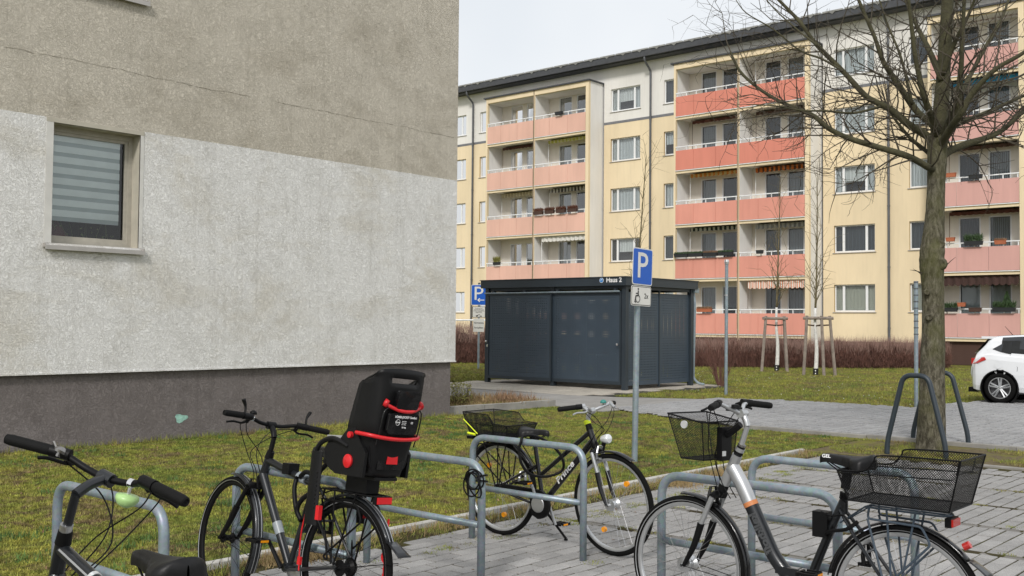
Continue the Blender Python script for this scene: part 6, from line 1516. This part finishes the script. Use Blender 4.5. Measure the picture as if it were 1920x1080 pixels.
# --- silver step-through in front
S = dict(wb=1.135, ht=(.835, 0, .965), hb=(.925, 0, .775), crown=(.955, 0, .725), bb=(.475, 0, .30), paint='darkgrey', fork='black', stan='silver',
    tubes=[([(.475, 0, .30), (.42, 0, .47), (.285, 0, .79)], [.026, .018]), ([(.60, 0, .42), (.52, 0, .33), (.475, 0, .30)], [.034, .030]), ([(.285, 0, .72), (.285, 0, .79)], .019)],
    extra=[('upper_main_tube', [(.875, 0, .885), (.82, 0, .80), (.775, 0, .715)], .037, 'silver'), ('lower_main_tube', [(.765, 0, .70), (.70, 0, .575), (.64, 0, .465), (.56, 0, .38), (.48, 0, .33)], .036, 'darkgrey'), ('orange_ring', [(.776, 0, .718), (.765, 0, .698)], .0375, 'copper'), ('head_tube_sleeve', [(.845, 0, .945), (.92, 0, .79)], .026, 'silver')],
    ss=(.295, 0, .74), wf=dict(rim='silver', reflex=1, hub='alu', bighub=1), wr=dict(rim='silver', reflex=1, hub='alu', bighub=1), ff=(84, 200), fr=(140, 12), fend='blackgloss', flap=1,
    crank=120, crankm='silver', sad=(.255, 0, .998), st=(.285, 0, .80), post='alu', postsleeve=1, clamp=(.82, 0, 1.155), stem=[(.79, 0, 1.095), (.80, 0, 1.125), (.82, 0, 1.155)], stemm='silver',
    bar=[(0, 0, 0), (.03, .05, .02), (.055, .11, .045), (.045, .17, .045), (.005, .275, .035)], barm='silver', collars=[(.028, (.021, .012), 'brass'), (.0, (.024, .02), 'silver')], cab=.13, rack=(.775, -.19, .16), rackm='anth2', gl=.12, shift='grip', word='GEL', tail=(-.22, 0, .735), sw=.19, lever=(.8, 0, -.3), brake='black')
S['tail'] = (-.205, 0, .745)
b4, I4, A4 = bike('bicycle', (4.72, 1.77), PI/2, 0, R(-4), S, 'silver and dark grey step-through bike with front and rear baskets, nearest right')
d_ = Vector((.645-.755, 0, .475-.68)).normalized()
text('kalkhoff', .050, MT['greyprint'], b4, plane_m((.698, .0365, .578), d_, Vector((-d_.z, 0, d_.x))), 'lettering', 1.3, .0012, .002)
m = MB(I4); m.lathe((-.275, 0, .655), (-1, 0, .6), [(.017, -.02), (.017, .010), (0, .013)], 14); m.build('rear_reflector', MT['redlens'], b4)
m = MB(I4); m.box((.355, -.03, .60), (.43, .03, .72)); m.build('battery_lock_box', MT['black'], b4)
m = MB(I4)   # frame lock
m.tube(smoothpts([(.36, .03, .62), (.33, .05, .64), (.25, .055, .66), (.2, .04, .7)], 4), .009, 6); cable(m, [(.39, .02, .72), (.33, .04, .71), (.26, .05, .72), (.22, .05, .66)], .004); m.build('frame_lock', MT['black'], b4)
m = MB(I4); m.box((.50, .02, .395), (.62, .036, .43)); m.build('lower_cover', MT['darkgrey'], b4)
m = MB(I4)
for s in (1, -1): m.tube([(.47, s*.022, .33), (.33, s*.022, .66)], .006, 5)
m.build('cable_run', MT['black'], b4)
def basket4():
    m = MB(I4); rim = MB(I4); S2 = []
    for s in (1, -1):
        yb = s*.145; yt = s*.165; zb = .812
        top = [(-.30, yt, 1.035), (.03, yt, 1.03), (.075, yt, 1.0), (.12, yt, .955), (.245, yt, .945)]; bot = [(-.245, yb, zb), (.0, yb, zb), (.06, yb, zb), (.10, yb, zb), (.20, yb, zb)]
        for k in range(4):
            w_ = max(.02, (Vector(bot[k+1])-Vector(bot[k])).length); lattice(m, (bot[k], bot[k+1], top[k+1], top[k]), max(2, int(w_/.0085)), max(2, int((top[k][2]-zb)/.0105)), .0010)
        rim.tube(smoothpts(top, 4), .004, 6); rim.tube(bot, .004, 6); rim.tube([bot[0], top[0]], .004, 6); rim.tube([bot[-1], top[-1]], .004, 6); rim.tube([(-.26, s*.158, .95), (.235, s*.16, .935)], .003, 5); S2.append((top, bot))
    for i in (0, -1):
        a = S2[1][1][i]; b = S2[0][1][i]; c = S2[0][0][i]; d = S2[1][0][i]; lattice(m, (a, b, c, d), 36, 20, .0012); rim.tube([d, c], .004, 6); rim.tube([a, b], .004, 6)
    lattice(m, (S2[1][1][0], S2[1][1][-1], S2[0][1][-1], S2[0][1][0]), 48, 30, .0012)
    for s in (-1, 1): rim.tube([(-.277, s*.11, 1.03), (-.262, s*.105, .965)], .003, 5)
    rim.tube([(-.262, -.105, .965), (-.262, .105, .965)], .003, 5)
    b = m.build('rear_basket', MT['black'], b4); rim.build('basket_rim', MT['black'], b, smooth=True)
basket4()
m = MB(A4); rim = MB(A4)   # front basket
T4 = [(.95, .165), (.95, -.165), (1.155, -.175), (1.155, .175)]; B4 = [(.955, .135), (.955, -.135), (1.09, -.14), (1.09, .14)]; zt = [1.105, 1.105, 1.14, 1.14]; zb = .915
tp = [Vector((x, y, zt[i])) for i, (x, y) in enumerate(T4)]; bt = [Vector((x, y, zb)) for x, y in B4]
for i in range(4):
    j = (i+1) % 4; wd_ = (bt[j]-bt[i]).length; lattice(m, (bt[i], bt[j], tp[j], tp[i]), int(wd_/.010), 20, .0009); rim.tube([tp[i], tp[j]], .0045, 6); rim.tube([bt[i], bt[j]], .004, 6); rim.tube([bt[i], tp[i]], .003, 5)
lattice(m, (bt[0], bt[1], bt[2], bt[3]), 26, 14, .0009); fb = m.build('front_basket', MT['black'], b4); rim.build('basket_rim', MT['black'], fb, smooth=True)
m = MB(A4); m.box((.91, -.045, .91), (.94, .045, 1.08)); m.tube([(.83, 0, 1.10), (.88, .0, 1.06), (.92, 0, 1.04)], .018, 8); m.build('basket_holder', MT['black'], fb)
m = MB(A4); m.box((.905, .012, .935), (.9095, .040, .96)); m.build('holder_sticker', MT['lensgrey'], fb)
m = MB(A4); m.box((.84, -.03, 1.165), (.90, .03, 1.185)); m.lathe((.83, .05, 1.185), (0, 0, 1), [(.0, 0), (.022, 0), (.02, .015), (0, .02)], 14); m.build('handlebar_computer', MT['black'], b4)
m = MB(A4); m.lathe((1.05, .177, 1.09), (0, 1, 0), [(0, -.004), (.02, -.004), (.02, .004), (0, .004)], 14); m.build('keyring_tag', MT['lensgrey'], fb)

# --- dark bike lower left, bars turned
S = dict(wb=1.075, ht=(.745, 0, .945), hb=(.80, 0, .80), crown=(.83, 0, .735), bb=(.46, 0, .29), paint='darkgrey', fork='black', stan='silver',
    tubes=[([(.46, 0, .29), (.285, 0, .84)], .0175), ([(.755, 0, .915), (.30, 0, .79)], [.021, .018]), ([(.79, 0, .83), (.46, 0, .29)], [.028, .023])],
    ss=(.31, 0, .77), wf=dict(rim='black', reflex=1), wr=dict(rim='black', reflex=1), ff=(82, 200), fr=(155, 20), fend='blackgloss', crank=30, sad=(.185, 0, .985), st=(.285, 0, .84), clamp=(.805, 0, 1.145), stem=[(.703, 0, 1.085), (.745, 0, 1.12), (.805, 0, 1.145)], stemm='darkgrey', bartilt=R(-6.5),
    bar=[(0, 0, 0), (.0, .08, .008), (-.02, .15, .026), (-.04, .21, .028), (-.075, .335, .022)], barm='black', bell=(-1, .2, 'lime', .034), belloff=(.01, 0, -.075), gl=.14, cab=.16, rack=(.76, -.22, .16), kick=((.36, .04, .27), (.40, .20, .01)))
S['collars'] = [(.03, (.019, .02), 'alu')]
b1, I1, A1 = bike('bicycle', (1.46, 2.31), PI/2, 0, R(-70), S, 'dark bike lower left with green bell and handlebar turned sideways')
m = MB(A1); p = Vector((.765, .165, 1.145)); m.lathe(p+Vector((0, 0, .012)), (.2, 0, 1), [(0, 0), (.020, 0), (.022, .008), (.012, .018), (0, .02)], 16); m.tube([p, p+Vector((0, 0, .03))], .008, 6); m.tube([p+Vector((0, .01, .015)), p+Vector((-.005, .035, .035))], .004, 6); m.build('bell', MT['brass'], b1, smooth=True)
m = MB(I1); d_ = (Vector((.30, 0, .79))-Vector((.755, 0, .915))).normalized()
for s in (1, -1): m.tube([Vector((.735, s*.0175, .918)), Vector((.45, s*.016, .838))], .004, 4)
m.build('silver_pinstripe', MT['silver'], b1)  # silvery highlight along the top tube, put in as strips
m = MB(I1); m.cyl((.56, 0, .862), (.545, 0, .858), .0215, None, 14); m.build('frame_band', MT['lensgrey'], b1, smooth=True)
for k in range(3):
    m = MB(I1); c = Vector((.46-.02*k, .0195, .84-.0055*k)); m.face([c+Vector((0, .0, -.014)), c+Vector((.007, 0, -.012)), c+Vector((.003, 0, .014)), c+Vector((-.004, 0, .012))]); m.build('white_stripe_mark', MT['white'], b1)
# litter: small leaves on the ground
lf = MB(); random.seed(12)
for _ in range(160):
    x = random.uniform(3, 12.4); y = random.uniform(1, 12.3); a = random.uniform(0, 6.28); s = random.uniform(.008, .02); z = .004 if y < 5.9 else .035
    lf.face([(x+s*math.cos(a), y+s*math.sin(a), z), (x+s*.5*math.cos(a+1.6), y+s*.5*math.sin(a+1.6), z+.004), (x-s*math.cos(a), y-s*math.sin(a), z+.002), (x+s*.5*math.cos(a-1.6), y+s*.5*math.sin(a-1.6), z+.005)])
tag(lf.build('fallen_leaves', MT['leafdry']), kind='stuff')
